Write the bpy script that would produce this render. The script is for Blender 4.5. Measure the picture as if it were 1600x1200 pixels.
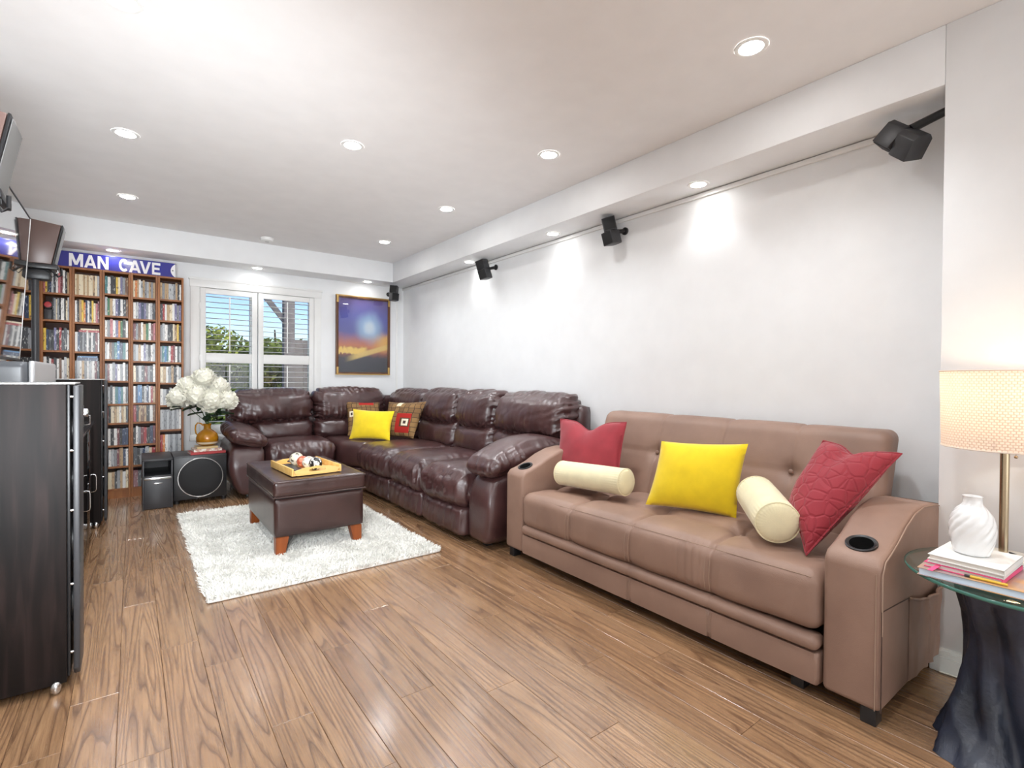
import bpy, bmesh, math, random
from mathutils import Vector, Matrix, noise
random.seed(7)
for o in list(bpy.data.objects): bpy.data.objects.remove(o)
SC = bpy.context.scene
COL = SC.collection
PI = math.pi
V = Vector

def lin(r, g, b):
    return tuple((c/255/12.92 if c/255 <= .04045 else ((c/255+.055)/1.055)**2.4) for c in (r, g, b)) + (1.0,)

# ------------------------------------------------------------------ camera
CAM_H = 1.095
yaw, pitch, roll = math.radians(36.852), math.radians(-0.6313), math.radians(0.4205)
F = V((math.sin(yaw)*math.cos(pitch), math.cos(yaw)*math.cos(pitch), math.sin(pitch)))
R0 = V((math.cos(yaw), -math.sin(yaw), 0)); U0 = R0.cross(F)
R = R0*math.cos(roll) + U0*math.sin(roll); U = -R0*math.sin(roll) + U0*math.cos(roll)
cd = bpy.data.cameras.new('camera'); cam = bpy.data.objects.new('camera', cd); COL.objects.link(cam)
cam.matrix_world = Matrix(((R.x, U.x, -F.x, 0), (R.y, U.y, -F.y, 0), (R.z, U.z, -F.z, CAM_H), (0, 0, 0, 1)))
cd.sensor_width = 36; cd.lens = 790.757/1600*36; cd.clip_start = .05
SC.camera = cam

# ------------------------------------------------------------------ world, sun, exposure
w = bpy.data.worlds.new('world'); SC.world = w; w.use_nodes = True
nt = w.node_tree; nt.nodes.clear()
sky = nt.nodes.new('ShaderNodeTexSky'); sky.sky_type = 'NISHITA'; sky.sun_disc = False
sky.sun_elevation = math.radians(42); sky.sun_rotation = math.radians(200); sky.air_density = 1.0; sky.dust_density = .4; sky.ozone_density = 4.0
bg = nt.nodes.new('ShaderNodeBackground'); bg.inputs['Strength'].default_value = .11
hsv = nt.nodes.new('ShaderNodeHueSaturation'); hsv.inputs['Saturation'].default_value = 1.15; hsv.inputs['Hue'].default_value = .522
wo = nt.nodes.new('ShaderNodeOutputWorld')
nt.links.new(sky.outputs[0], hsv.inputs['Color']); nt.links.new(hsv.outputs[0], bg.inputs[0]); nt.links.new(bg.outputs[0], wo.inputs[0])
sd = bpy.data.lights.new('sun', 'SUN'); sd.energy = 3.4; sd.angle = .009; sd.color = (1, .95, .86)
so = bpy.data.objects.new('sun', sd); COL.objects.link(so)
so.rotation_euler = V((-.35, .42, -1)).to_track_quat('-Z', 'Y').to_euler()
SC.view_settings.view_transform = 'Standard'; SC.view_settings.look = 'None'
SC.view_settings.gamma = 1; SC.view_settings.use_curve_mapping = False
SC.view_settings.exposure = .88

DOWN_W = 26.0      # each ceiling downlight
SOFF_W = 3.0       # each soffit downlight
CEIL_FILL_W = 30.0  # added fill spot under the near ceiling
FAR_FILL_W = 200.0  # added fill spot aimed down the room
LAMP_W = 1.0       # bulb of the table lamp
# added soft fill light behind the camera
def area(name, loc, direction, sx, sy, watts, col):
    l = bpy.data.lights.new(name, 'AREA'); l.shape = 'RECTANGLE'; l.size = sx; l.size_y = sy; l.energy = watts; l.color = col
    o = bpy.data.objects.new(name, l); COL.objects.link(o); o.location = loc
    o.rotation_euler = V(direction).to_track_quat('-Z', 'Y').to_euler()
    return o
area('rear_fill', (0.9, -3.05, 1.25), (0, 1, 0.12), 3.2, 2.2, 26, (.96, .985, 1))

# added fill spot behind the camera, aimed up to brighten the ceiling
fd = bpy.data.lights.new('ceiling_fill', 'SPOT'); fd.energy = CEIL_FILL_W; fd.spot_size = math.radians(120); fd.spot_blend = 1.; fd.shadow_soft_size = .12
fo = bpy.data.objects.new('ceiling_fill', fd); COL.objects.link(fo); fo.location = (.3, -.9, .6); fo.rotation_euler = V((.25, -.1, 1)).to_track_quat('-Z', 'Y').to_euler()

fd2 = bpy.data.lights.new('far_fill', 'SPOT'); fd2.energy = FAR_FILL_W; fd2.spot_size = math.radians(104); fd2.spot_blend = 1.; fd2.shadow_soft_size = .4  # second added fill, out of frame, lifting the far ceiling
fo2 = bpy.data.objects.new('far_fill', fd2); COL.objects.link(fo2); fo2.location = (-.2, .75, 1.12); fo2.rotation_euler = V((.24, .92, .12)).to_track_quat('-Z', 'Y').to_euler()
for f_ in (fd, fd2): f_.color = (.90, .955, 1)

# ------------------------------------------------------------------ helpers
def base_mat(name):
    m = bpy.data.materials.new(name); m.use_nodes = True
    n = m.node_tree; b = n.nodes['Principled BSDF']
    return m, n, b
def N(n, t, **kw):
    x = n.nodes.new(t)
    for k, v in kw.items():
        if k.startswith('_'): setattr(x, k[1:], v)
        else: x.inputs[k.replace('__', ' ')].default_value = v
    return x
def coords(n, kind='Object', scale=(1, 1, 1)):
    tc = N(n, 'ShaderNodeTexCoord'); mp = N(n, 'ShaderNodeMapping'); mp.inputs['Scale'].default_value = scale
    n.links.new(tc.outputs[kind], mp.inputs[0]); return mp.outputs[0]
def ramp(n, stops, interp='LINEAR'):
    r = N(n, 'ShaderNodeValToRGB'); e = r.color_ramp.elements; r.color_ramp.interpolation = interp
    while len(e) < len(stops): e.new(.5)
    for x, (p, c) in zip(e, stops): x.position = p; x.color = c
    return r
def M(name, col, rough=.5, metal=0., var=0., vscale=6., bump=0., bscale=80., stretch=(1, 1, 1), coat=0., spec=.5, sheen=0.):
    m, n, b = base_mat(name)
    b.inputs['Base Color'].default_value = col; b.inputs['Roughness'].default_value = rough; b.inputs['Metallic'].default_value = metal
    b.inputs['Coat Weight'].default_value = coat; b.inputs['Specular IOR Level'].default_value = spec; b.inputs['Sheen Weight'].default_value = sheen
    c = coords(n, 'Object', stretch)
    nz = N(n, 'ShaderNodeTexNoise', Scale=vscale, Detail=4.0); n.links.new(c, nz.inputs['Vector'])
    v = max(var, .02)
    lo = tuple(x*(1-v) for x in col[:3])+(1,); hi = tuple(min(1, x*(1+v)) for x in col[:3])+(1,)
    r = ramp(n, [(.3, lo), (.7, hi)]); n.links.new(nz.outputs['Fac'], r.inputs[0]); n.links.new(r.outputs[0], b.inputs['Base Color'])
    if bump:
        n2 = N(n, 'ShaderNodeTexNoise', Scale=bscale, Detail=3.0); n.links.new(c, n2.inputs['Vector'])
        bp = N(n, 'ShaderNodeBump', Strength=bump, Distance=.004); n.links.new(n2.outputs['Fac'], bp.inputs['Height']); n.links.new(bp.outputs[0], b.inputs['Normal'])
    return m
def emit(name, col, s):
    m, n, b = base_mat(name); n.nodes.remove(b)
    e = N(n, 'ShaderNodeEmission', Color=col, Strength=s); n.links.new(e.outputs[0], n.nodes['Material Output'].inputs[0]); return m

def W(o):
    m = o.matrix_basis.copy(); p = o.parent
    while p is not None: m = p.matrix_basis @ m; p = p.parent
    return m

class MB:
    """collects shapes; .obj() links them as ONE mesh object"""
    def __init__(s): s.bm = bmesh.new()
    def _take(s, t, mtx=None):
        if mtx is not None: bmesh.ops.transform(t, matrix=mtx, verts=t.verts)
        me = bpy.data.meshes.new('t'); t.to_mesh(me); t.free(); s.bm.from_mesh(me); bpy.data.meshes.remove(me); return s
    def box(s, lo, hi, bev=0., seg=2, mtx=None):
        t = bmesh.new(); bmesh.ops.create_cube(t, size=1)
        d = [hi[i]-lo[i] for i in range(3)]; c = [(hi[i]+lo[i])/2 for i in range(3)]
        for v in t.verts: v.co = V((v.co.x*d[0]+c[0], v.co.y*d[1]+c[1], v.co.z*d[2]+c[2]))
        if bev: bmesh.ops.bevel(t, geom=t.edges[:], offset=min(bev, min(d)*.49), segments=seg, profile=.5, affect='EDGES')
        return s._take(t, mtx)
    def prism(s, poly, axis, a, b, bev=0., seg=2, mtx=None):
        """poly in the two other axes (in x,y,z order), extruded along axis a..b"""
        t = bmesh.new()
        def put(p, q):
            if axis == 'x': return (q, p[0], p[1])
            if axis == 'y': return (p[0], q, p[1])
            return (p[0], p[1], q)
        A = [t.verts.new(put(p, a)) for p in poly]; B = [t.verts.new(put(p, b)) for p in poly]
        t.faces.new(A); t.faces.new(B[::-1]); k = len(poly)
        for i in range(k): t.faces.new((A[i], B[i], B[(i+1) % k], A[(i+1) % k]))
        bmesh.ops.recalc_face_normals(t, faces=t.faces[:])
        if bev: bmesh.ops.bevel(t, geom=[e for e in t.edges if e.calc_face_angle(0) > .5], offset=bev, segments=seg, profile=.5, affect='EDGES')
        return s._take(t, mtx)
    def lathe(s, prof, c=(0, 0, 0), n=32, mtx=None, cap=True, mod=None):
        t = bmesh.new(); rings = []
        for (r, z) in prof:
            if r < 1e-6: rings.append([t.verts.new((c[0], c[1], c[2]+z))]); continue
            ring = []
            for i in range(n):
                a = 2*PI*i/n; rr = r if mod is None else mod(r, z, a)
                ring.append(t.verts.new((c[0]+rr*math.cos(a), c[1]+rr*math.sin(a), c[2]+z)))
            rings.append(ring)
        for A, B in zip(rings, rings[1:]):
            for i in range(n):
                j = (i+1) % n
                if len(A) == 1 and len(B) == 1: continue
                if len(A) == 1: t.faces.new((A[0], B[i], B[j]))
                elif len(B) == 1: t.faces.new((A[i], A[j], B[0]))
                else: t.faces.new((A[i], A[j], B[j], B[i]))
        if cap:
            for ring in (rings[0], rings[-1]):
                if len(ring) > 2: t.faces.new(ring)
        bmesh.ops.recalc_face_normals(t, faces=t.faces[:])
        return s._take(t, mtx)
    def tube(s, pts, r, n=8, closed=False):
        t = bmesh.new(); P = [V(p) for p in pts]; rings = []; k = len(P); up = None
        for i, p in enumerate(P):
            if closed: d = (P[(i+1) % k]-P[i-1])
            else: d = (P[min(i+1, k-1)]-P[max(i-1, 0)])
            d.normalize()
            if up is None: up = d.orthogonal().normalized()
            up = (up-d*up.dot(d)).normalized(); sd_ = d.cross(up)
            rr = r[i] if isinstance(r, (list, tuple)) else r
            rings.append([t.verts.new(p+(up*math.cos(2*PI*q/n)+sd_*math.sin(2*PI*q/n))*rr) for q in range(n)])
        for i in range(k if closed else k-1):
            A, B = rings[i], rings[(i+1) % k]
            for q in range(n): t.faces.new((A[q], A[(q+1) % n], B[(q+1) % n], B[q]))
        if not closed: t.faces.new(rings[0][::-1]); t.faces.new(rings[-1])
        bmesh.ops.recalc_face_normals(t, faces=t.faces[:])
        return s._take(t)
    def ball(s, c, r, sc=(1, 1, 1), u=20, v=12, mtx=None, fn=None):
        t = bmesh.new(); bmesh.ops.create_uvsphere(t, u_segments=u, v_segments=v, radius=1)
        for q in t.verts:
            k = r*(1 if fn is None else fn(q.co))
            q.co = V((q.co.x*sc[0]*k+c[0], q.co.y*sc[1]*k+c[1], q.co.z*sc[2]*k+c[2]))
        return s._take(t, mtx)
    def raw(s, verts, faces):
        t = bmesh.new(); vs = [t.verts.new(v) for v in verts]
        for f in faces: t.faces.new([vs[i] for i in f])
        return s._take(t)
    def obj(s, name, mat, parent=None, smooth=True, angle=40, loc=None, kind=None):
        """mesh is in world coordinates; with a parent it is moved into the parent's frame"""
        me = bpy.data.meshes.new(name)
        org = V(loc) if loc is not None else None
        inv = W(parent).inverted() if parent is not None else Matrix()
        bmesh.ops.transform(s.bm, matrix=inv, verts=s.bm.verts)
        if org is None and parent is None:
            xs = [v.co for v in s.bm.verts]
            org = V(((min(v.x for v in xs)+max(v.x for v in xs))/2, (min(v.y for v in xs)+max(v.y for v in xs))/2, min(v.z for v in xs)))
        if parent is None:
            for v in s.bm.verts: v.co -= org
        if smooth:
            for f in s.bm.faces: f.smooth = True
            for e in s.bm.edges:
                if len(e.link_faces) == 2 and e.calc_face_angle(0) > math.radians(angle): e.smooth = False
        s.bm.to_mesh(me); s.bm.free()
        me.materials.append(mat)
        o = bpy.data.objects.new(name, me); COL.objects.link(o)
        if parent is not None: o.parent = parent
        else: o.location = org
        if kind: o['kind'] = kind
        return o
def box(name, lo, hi, mat, parent=None, bev=0., seg=2, **k): return MB().box(lo, hi, bev, seg).obj(name, mat, parent, **k)

def tag(o, label, cat, group=None):
    o['label'] = label; o['category'] = cat
    if group: o['group'] = group
    return o
def thing(name, label, cat, loc, group=None, rz=0.):
    o = bpy.data.objects.new(name, None); COL.objects.link(o); o.empty_display_size = .05
    o.location = loc; o.rotation_euler = (0, 0, rz)
    return tag(o, label, cat, group)
def structure(o): o['kind'] = 'structure'; return o
def copy_tree(o, parent=None):
    c = o.copy(); COL.objects.link(c)
    if parent is not None: c.parent = parent
    for ch in list(o.children): copy_tree(ch, c)
    return c

def rbox(name, lo, hi, r, step, mat, parent=None, puff=(0, 0, 0), disp=None, xf=None, smooth=True):
    """rounded, puffed, wrinkled cushion in world coordinates. puff = bulge of faces whose normal is x,y,z"""
    lo = V(lo); hi = V(hi); d = hi-lo; c = (lo+hi)/2; h = d/2
    st = step if isinstance(step, (tuple, list)) else (step,)*3
    n = [max(2, int(round(d[i]/st[i]))) for i in range(3)]
    r = min(r, min(h)*.98); verts = []; idx = {}
    def vert(i, j, k):
        key = (i, j, k)
        if key in idx: return idx[key]
        q = V((-h.x+d.x*i/n[0], -h.y+d.y*j/n[1], -h.z+d.z*k/n[2]))
        inn = V([max(-h[a]+r, min(h[a]-r, q[a])) for a in range(3)])
        nn = q-inn
        if nn.length < 1e-9: nn = V((0, 0, 1))
        nn.normalize(); p = inn+nn*r
        u = [q[a]/h[a] for a in range(3)]
        for a in range(3):
            if puff[a]:
                b, e = (a+1) % 3, (a+2) % 3
                p[a] += (1 if u[a] > 0 else -1)*puff[a]*(1-u[b]**2)*(1-u[e]**2)*abs(u[a])**3
        p = p+c
        if disp: p = p+nn*disp(p, nn, u)
        if xf: p = xf(p, u)
        idx[key] = len(verts); verts.append(p); return idx[key]
    faces = []
    for a in range(3):
        b, e = (a+1) % 3, (a+2) % 3
        for side in (0, n[a]):
            for i in range(n[b]):
                for j in range(n[e]):
                    q = []
                    for (x, y) in ((i, j), (i+1, j), (i+1, j+1), (i, j+1)):
                        t = [0, 0, 0]; t[a] = side; t[b] = x; t[e] = y; q.append(vert(*t))
                    faces.append(q if side else q[::-1])
    m = MB(); m.raw(verts, faces)
    return m.obj(name, mat, parent, smooth, 75)

def nz(p, s=1., o=0.): return noise.noise(V((p[0]*s+o, p[1]*s+o*.7, p[2]*s-o)))
def fold(t): return 1-abs(math.sin(t))**.6

def pillow(name, c00, c10, c11, c01, T, mat, label, group, parent_cat='pillow', chop=0., n=26, bow=.07, seed=0., wr=.006):
    """throw pillow from its four corners (bottom-left, bottom-right, top-right, top-left), T thick"""
    c00, c10, c11, c01 = map(V, (c00, c10, c11, c01))
    nrm = (c10-c00).cross(c01-c00).normalized(); cen = (c00+c10+c11+c01)/4
    verts = []; faces = []
    L = (c10-c00).length; Hh = (c01-c00).length
    for side in (1, -1):
        for i in range(n+1):
            for j in range(n+1):
                u = -1+2*i/n; v = -1+2*j/n
                uu = u*(1-bow*(1-v*v)); vv = v*(1-bow*(1-u*u))
                if chop and v > 0: vv -= chop*math.exp(-(u/.32)**2)*v**2
                a, b = (uu+1)/2, (vv+1)/2
                p = (c00*(1-a)+c10*a)*(1-b)+(c01*(1-a)+c11*a)*b
                t = T/2*((max(0, 1-abs(u)**2.4))**.55)*((max(0, 1-abs(v)**2.4))**.55)
                if chop: t *= 1-.45*math.exp(-(u/.22)**2)*max(0, v)**1.5
                e = max(abs(u), abs(v))
                w_ = wr*nz(p, 9, seed)+wr*.9*(e**4)*fold((u if abs(v) > abs(u) else v)*9+2*nz(p, 7, seed))*(1-e**12)
                verts.append(p+nrm*side*(t+w_*(1-e**10)))
    m = n+1
    for s_ in (0, 1):
        for i in range(n):
            for j in range(n):
                q = [s_*m*m+i*m+j, s_*m*m+(i+1)*m+j, s_*m*m+(i+1)*m+j+1, s_*m*m+i*m+j+1]
                faces.append(q if s_ == 0 else q[::-1])
    mb = MB(); mb.raw(verts, faces); bmesh.ops.remove_doubles(mb.bm, verts=mb.bm.verts, dist=.0004)
    uvl = mb.bm.loops.layers.uv.new('UVMap'); e1 = c10-c00; e2 = c01-c00
    for f in mb.bm.faces:
        for l in f.loops:
            d_ = l.vert.co-c00; l[uvl].uv = (d_.dot(e1)/e1.length_squared, d_.dot(e2)/e2.length_squared)
    loc = V((cen.x, cen.y, min(p.z for p in verts)))
    th = thing(name, label, parent_cat, loc, group)
    mb.obj('cover', mat, th, True, 80)
    return th, (c00, c10, c11, c01, bow, chop)
def pillow_edge(th, info, mat, r=.005, n=24):
    c00, c10, c11, c01, bow, chop = info; pts = []
    for e in range(4):
        for i in range(n):
            s = -1+2*i/n; u, v = ((s, -1), (1, s), (-s, 1), (-1, -s))[e]
            uu = u*(1-bow*(1-v*v)); vv = v*(1-bow*(1-u*u))
            if chop and v > 0: vv -= chop*math.exp(-(u/.32)**2)*v**2
            a, b = (uu+1)/2, (vv+1)/2
            pts.append((c00*(1-a)+c10*a)*(1-b)+(c01*(1-a)+c11*a)*b)
    MB().tube(pts, r, 6, True).obj('piping', mat, th)
# ------------------------------------------------------------------ materials
m_wall = M('wall_paint', lin(240, 241, 242), .6, bump=.03, bscale=220)
m_ceil = M('ceiling_paint', lin(242, 240, 239), .75, bump=.05, bscale=160)
m_trim = M('white_trim', lin(240, 240, 238), .35)
m_chrome = M('brushed_chrome', lin(200, 200, 200), .22, 1.)
m_black = M('black_plastic', lin(30, 30, 32), .38)
m_blackmatt = M('black_matt', lin(24, 24, 26), .7)
m_charcoal = M('charcoal_plastic', lin(52, 52, 55), .42)
m_glow = emit('downlight_glow', (1, .985, .96, 1), 55.)
m_glow_small = emit('soffit_glow', (1, .985, .96, 1), 26.)

def wood_mat(name, c1, c2, c3, axis='z', rough=.45, scale=1., coat=0., spec=.5):
    m, n, b = base_mat(name)
    st = {'x': (.08, 1, 1), 'y': (1, .08, 1), 'z': (1, 1, .08)}[axis]
    c = coords(n, 'Object', tuple(k*scale for k in st))
    oi = N(n, 'ShaderNodeObjectInfo'); ad = N(n, 'ShaderNodeVectorMath', _operation='ADD'); sc_ = N(n, 'ShaderNodeVectorMath', _operation='SCALE'); sc_.inputs['Scale'].default_value = 13.
    cb = N(n, 'ShaderNodeCombineXYZ')
    for i in range(3): n.links.new(oi.outputs['Random'], cb.inputs[i])
    n.links.new(cb.outputs[0], sc_.inputs[0]); n.links.new(c, ad.inputs[0]); n.links.new(sc_.outputs[0], ad.inputs[1])
    z = N(n, 'ShaderNodeTexNoise', Scale=22., Detail=6., Distortion=.6); n.links.new(ad.outputs[0], z.inputs['Vector'])
    r = ramp(n, [(.25, c1), (.5, c2), (.75, c3)]); n.links.new(z.outputs['Fac'], r.inputs[0]); n.links.new(r.outputs[0], b.inputs['Base Color'])
    b.inputs['Roughness'].default_value = rough; b.inputs['Coat Weight'].default_value = coat; b.inputs['Specular IOR Level'].default_value = spec
    return m
m_shelf = wood_mat('bookcase_walnut', lin(122, 72, 34), lin(150, 92, 46), lin(172, 110, 58), 'z', .45)
m_shelf_in = wood_mat('bookcase_back', lin(58, 32, 20), lin(72, 40, 25), lin(84, 48, 30), 'z', .6)
m_blackwood = wood_mat('black_brown_wood', lin(10, 7, 7), lin(24, 17, 16), lin(42, 31, 29), 'z', .6, 1.3, spec=.25)
m_bamboo = wood_mat('bamboo', lin(214, 166, 88), lin(226, 182, 108), lin(236, 198, 130), 'x', .4, .8)
m_leg = wood_mat('cherry_leg', lin(120, 58, 22), lin(142, 72, 30), lin(158, 86, 40), 'z', .35)

def floor_mat():
    m, n, b = base_mat('oak_laminate')
    g = N(n, 'ShaderNodeNewGeometry'); oi = N(n, 'ShaderNodeObjectInfo')
    sc_ = N(n, 'ShaderNodeVectorMath', _operation='SCALE'); sc_.inputs['Scale'].default_value = 37.
    cb = N(n, 'ShaderNodeCombineXYZ')
    for i in range(3): n.links.new(oi.outputs['Random'], cb.inputs[i])
    n.links.new(cb.outputs[0], sc_.inputs[0])
    ad = N(n, 'ShaderNodeVectorMath', _operation='ADD'); n.links.new(g.outputs['Position'], ad.inputs[0]); n.links.new(sc_.outputs[0], ad.inputs[1])
    def mapped(s):
        mp = N(n, 'ShaderNodeMapping'); mp.inputs['Scale'].default_value = s; n.links.new(ad.outputs[0], mp.inputs[0]); return mp.outputs[0]
    # cathedral grain: rings of a stretched field
    base = N(n, 'ShaderNodeTexNoise', Scale=1., Detail=1.5, Roughness=.45, Distortion=.25); n.links.new(mapped((11., .45, 1)), base.inputs['Vector'])
    mul = N(n, 'ShaderNodeMath', _operation='MULTIPLY'); mul.inputs[1].default_value = 15.; n.links.new(base.outputs['Fac'], mul.inputs[0])
    fr = N(n, 'ShaderNodeMath', _operation='FRACT'); n.links.new(mul.outputs[0], fr.inputs[0])
    rings = ramp(n, [(0, (.0, .0, .0, 1)), (.12, (.75, .75, .75, 1)), (.55, (1, 1, 1, 1)), (.97, (.35, .35, .35, 1)), (1, (0, 0, 0, 1))]); n.links.new(fr.outputs[0], rings.inputs[0])
    pores = N(n, 'ShaderNodeTexNoise', Scale=1., Detail=5., Roughness=.7); n.links.new(mapped((190., 5., 1)), pores.inputs['Vector'])
    pr_ = ramp(n, [(.36, (.25, .25, .25, 1)), (.56, (1, 1, 1, 1))]); n.links.new(pores.outputs['Fac'], pr_.inputs[0])
    mm = N(n, 'ShaderNodeMix', _data_type='RGBA', _blend_type='MULTIPLY'); mm.inputs[0].default_value = .8
    n.links.new(rings.outputs[0], mm.inputs[6]); n.links.new(pr_.outputs[0], mm.inputs[7])
    tone = N(n, 'ShaderNodeTexNoise', Scale=1., Detail=2.); n.links.new(mapped((5., .6, 1)), tone.inputs['Vector'])
    lightc = ramp(n, [(.3, lin(158, 120, 86)), (.7, lin(182, 144, 108))]); n.links.new(tone.outputs['Fac'], lightc.inputs[0])
    mix = N(n, 'ShaderNodeMix', _data_type='RGBA'); n.links.new(mm.outputs[2], mix.inputs[0])
    mix.inputs[6].default_value = lin(102, 72, 50); n.links.new(lightc.outputs[0], mix.inputs[7])
    hs = N(n, 'ShaderNodeHueSaturation'); mr = N(n, 'ShaderNodeMapRange'); mr.inputs[3].default_value = .86; mr.inputs[4].default_value = 1.1
    n.links.new(oi.outputs['Random'], mr.inputs[0]); n.links.new(mr.outputs[0], hs.inputs['Value']); n.links.new(mix.outputs[2], hs.inputs['Color'])
    n.links.new(hs.outputs[0], b.inputs['Base Color'])
    b.inputs['Specular IOR Level'].default_value = .8; b.inputs['Coat Weight'].default_value = .7; b.inputs['Coat Roughness'].default_value = .17; b.inputs['Coat IOR'].default_value = 1.6
    rr = N(n, 'ShaderNodeMapRange'); rr.inputs[3].default_value = .32; rr.inputs[4].default_value = .22; n.links.new(mm.outputs[2], rr.inputs[0]); n.links.new(rr.outputs[0], b.inputs['Roughness'])
    bp = N(n, 'ShaderNodeBump', Strength=.12, Distance=.002); n.links.new(mm.outputs[2], bp.inputs['Height']); n.links.new(bp.outputs[0], b.inputs['Normal'])
    return m
m_floor = floor_mat()
m_sub = M('subfloor', lin(58, 38, 24), .8)

def leather(name, lo, hi, rough, sheen_col=None, bump=.25, bscale=190., coat=0.):
    m, n, b = base_mat(name); c = coords(n, 'Object')
    z = N(n, 'ShaderNodeTexNoise', Scale=5., Detail=4.); n.links.new(c, z.inputs['Vector'])
    r = ramp(n, [(.3, lo), (.7, hi)]); n.links.new(z.outputs['Fac'], r.inputs[0]); n.links.new(r.outputs[0], b.inputs['Base Color'])
    vo = N(n, 'ShaderNodeTexVoronoi', Scale=bscale); n.links.new(c, vo.inputs['Vector'])
    z2 = N(n, 'ShaderNodeTexNoise', Scale=28., Detail=5.); n.links.new(c, z2.inputs['Vector'])
    ad = N(n, 'ShaderNodeMath', _operation='MULTIPLY_ADD'); ad.inputs[1].default_value = .35; n.links.new(vo.outputs['Distance'], ad.inputs[0]); n.links.new(z2.outputs['Fac'], ad.inputs[2])
    bp = N(n, 'ShaderNodeBump', Strength=bump, Distance=.006); n.links.new(ad.outputs[0], bp.inputs['Height']); n.links.new(bp.outputs[0], b.inputs['Normal'])
    b.inputs['Roughness'].default_value = rough; b.inputs['Coat Weight'].default_value = coat; b.inputs['Coat Roughness'].default_value = .3
    return m
m_leather = leather('burgundy_leather', lin(60, 36, 36), lin(78, 50, 49), .32, bump=.3, coat=.5)
m_ottleather = leather('ottoman_leather', lin(50, 32, 30), lin(64, 42, 39), .3, bump=.12, coat=.3)
m_suede = leather('taupe_faux_leather', lin(136, 108, 94), lin(154, 124, 108), .5, bump=.15, bscale=420.)
m_thread = M('stitching', lin(160, 134, 116), .7)
m_thread_d = M('dark_seam', lin(70, 50, 42), .7)

def fabric(name, col, rough=.85, sc_=420., bump=.2, sheen=.3, var=.06):
    return M(name, col, rough, var=var, vscale=14, bump=bump, bscale=sc_, sheen=sheen)
m_yellow = fabric('yellow_fabric', lin(240, 208, 18))
m_red = fabric('red_velvet', lin(150, 38, 50), .75, var=.1, sheen=.2)
m_cream = fabric('cream_fabric', lin(232, 222, 184))
m_rug = fabric('white_pile', lin(226, 224, 218), .95, 60., .3)

def quilt_mat():
    m, n, b = base_mat('red_quilted'); c = coords(n, 'Object')
    b.inputs['Base Color'].default_value = lin(150, 34, 48); b.inputs['Roughness'].default_value = .7; b.inputs['Sheen Weight'].default_value = .2
    wv = N(n, 'ShaderNodeTexVoronoi', Scale=22., _feature='DISTANCE_TO_EDGE'); n.links.new(c, wv.inputs['Vector'])
    r = ramp(n, [(0, (0, 0, 0, 1)), (.12, (1, 1, 1, 1))]); n.links.new(wv.outputs['Distance'], r.inputs[0])
    bp = N(n, 'ShaderNodeBump', Strength=.5, Distance=.006); n.links.new(r.outputs[0], bp.inputs['Height']); n.links.new(bp.outputs[0], b.inputs['Normal'])
    return m
m_quilt = quilt_mat()

def patch_mat(name, off):
    """woven cushion cover: tan rounded cells on dark brown, red panels, cream squares"""
    m, n, b = base_mat(name)
    tc = N(n, 'ShaderNodeTexCoord'); mp = N(n, 'ShaderNodeMapping'); mp.inputs['Scale'].default_value = (1, 1, 1); mp.inputs['Location'].default_value = off
    n.links.new(tc.outputs['UV'], mp.inputs[0]); c = mp.outputs[0]
    br = N(n, 'ShaderNodeTexBrick', Scale=7.5); br.offset = .12; n.links.new(c, br.inputs['Vector'])
    br.inputs['Color1'].default_value = lin(150, 116, 72); br.inputs['Color2'].default_value = lin(120, 88, 54); br.inputs['Mortar'].default_value = lin(52, 34, 26)
    br.inputs['Mortar Size'].default_value = .055; br.inputs['Brick Width'].default_value = 1.0; br.inputs['Row Height'].default_value = .95; br.inputs['Mortar Smooth'].default_value = .3
    sx = N(n, 'ShaderNodeSeparateXYZ'); n.links.new(tc.outputs['UV'], sx.inputs[0])
    col = br.outputs['Color']
    def rect(u0, u1, v0, v1, color, col):
        fac = None
        for (o, lo, hi) in ((0, u0, u1), (1, v0, v1)):
            for (op, t) in (('GREATER_THAN', lo), ('LESS_THAN', hi)):
                q = N(n, 'ShaderNodeMath', _operation=op); q.inputs[1].default_value = t; n.links.new(sx.outputs[o], q.inputs[0])
                if fac is None: fac = q.outputs[0]
                else:
                    k = N(n, 'ShaderNodeMath', _operation='MULTIPLY'); n.links.new(fac, k.inputs[0]); n.links.new(q.outputs[0], k.inputs[1]); fac = k.outputs[0]
        x = N(n, 'ShaderNodeMix', _data_type='RGBA'); n.links.new(fac, x.inputs[0]); n.links.new(col, x.inputs[6]); x.inputs[7].default_value = color
        return x.outputs[2]
    return m, n, b, rect, col
def patch_left():
    m, n, b, rect, col = patch_mat('patch_cushion_left', (0, 0, 0))
    for a in ((.33, .76, .83, .99, lin(176, 30, 22)), (.05, .17, .5, .66, lin(236, 224, 200)), (.085, .135, .54, .62, lin(60, 40, 32)), (.5, .62, .955, .985, lin(232, 220, 200))): col = rect(*a, col)
    n.links.new(col, b.inputs['Base Color']); b.inputs['Roughness'].default_value = .85; return m
def patch_right():
    m, n, b, rect, col = patch_mat('patch_cushion_right', (.3, .2, 0))
    for a in ((.48, .88, .14, .66, lin(172, 28, 20)), (.6, .86, .3, .54, lin(92, 58, 34)), (.66, .83, .33, .51, lin(236, 224, 200)), (.71, .78, .38, .46, lin(70, 50, 40)), (.36, .5, .86, .98, lin(232, 216, 186))): col = rect(*a, col)
    n.links.new(col, b.inputs['Base Color']); b.inputs['Roughness'].default_value = .85; return m

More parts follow.
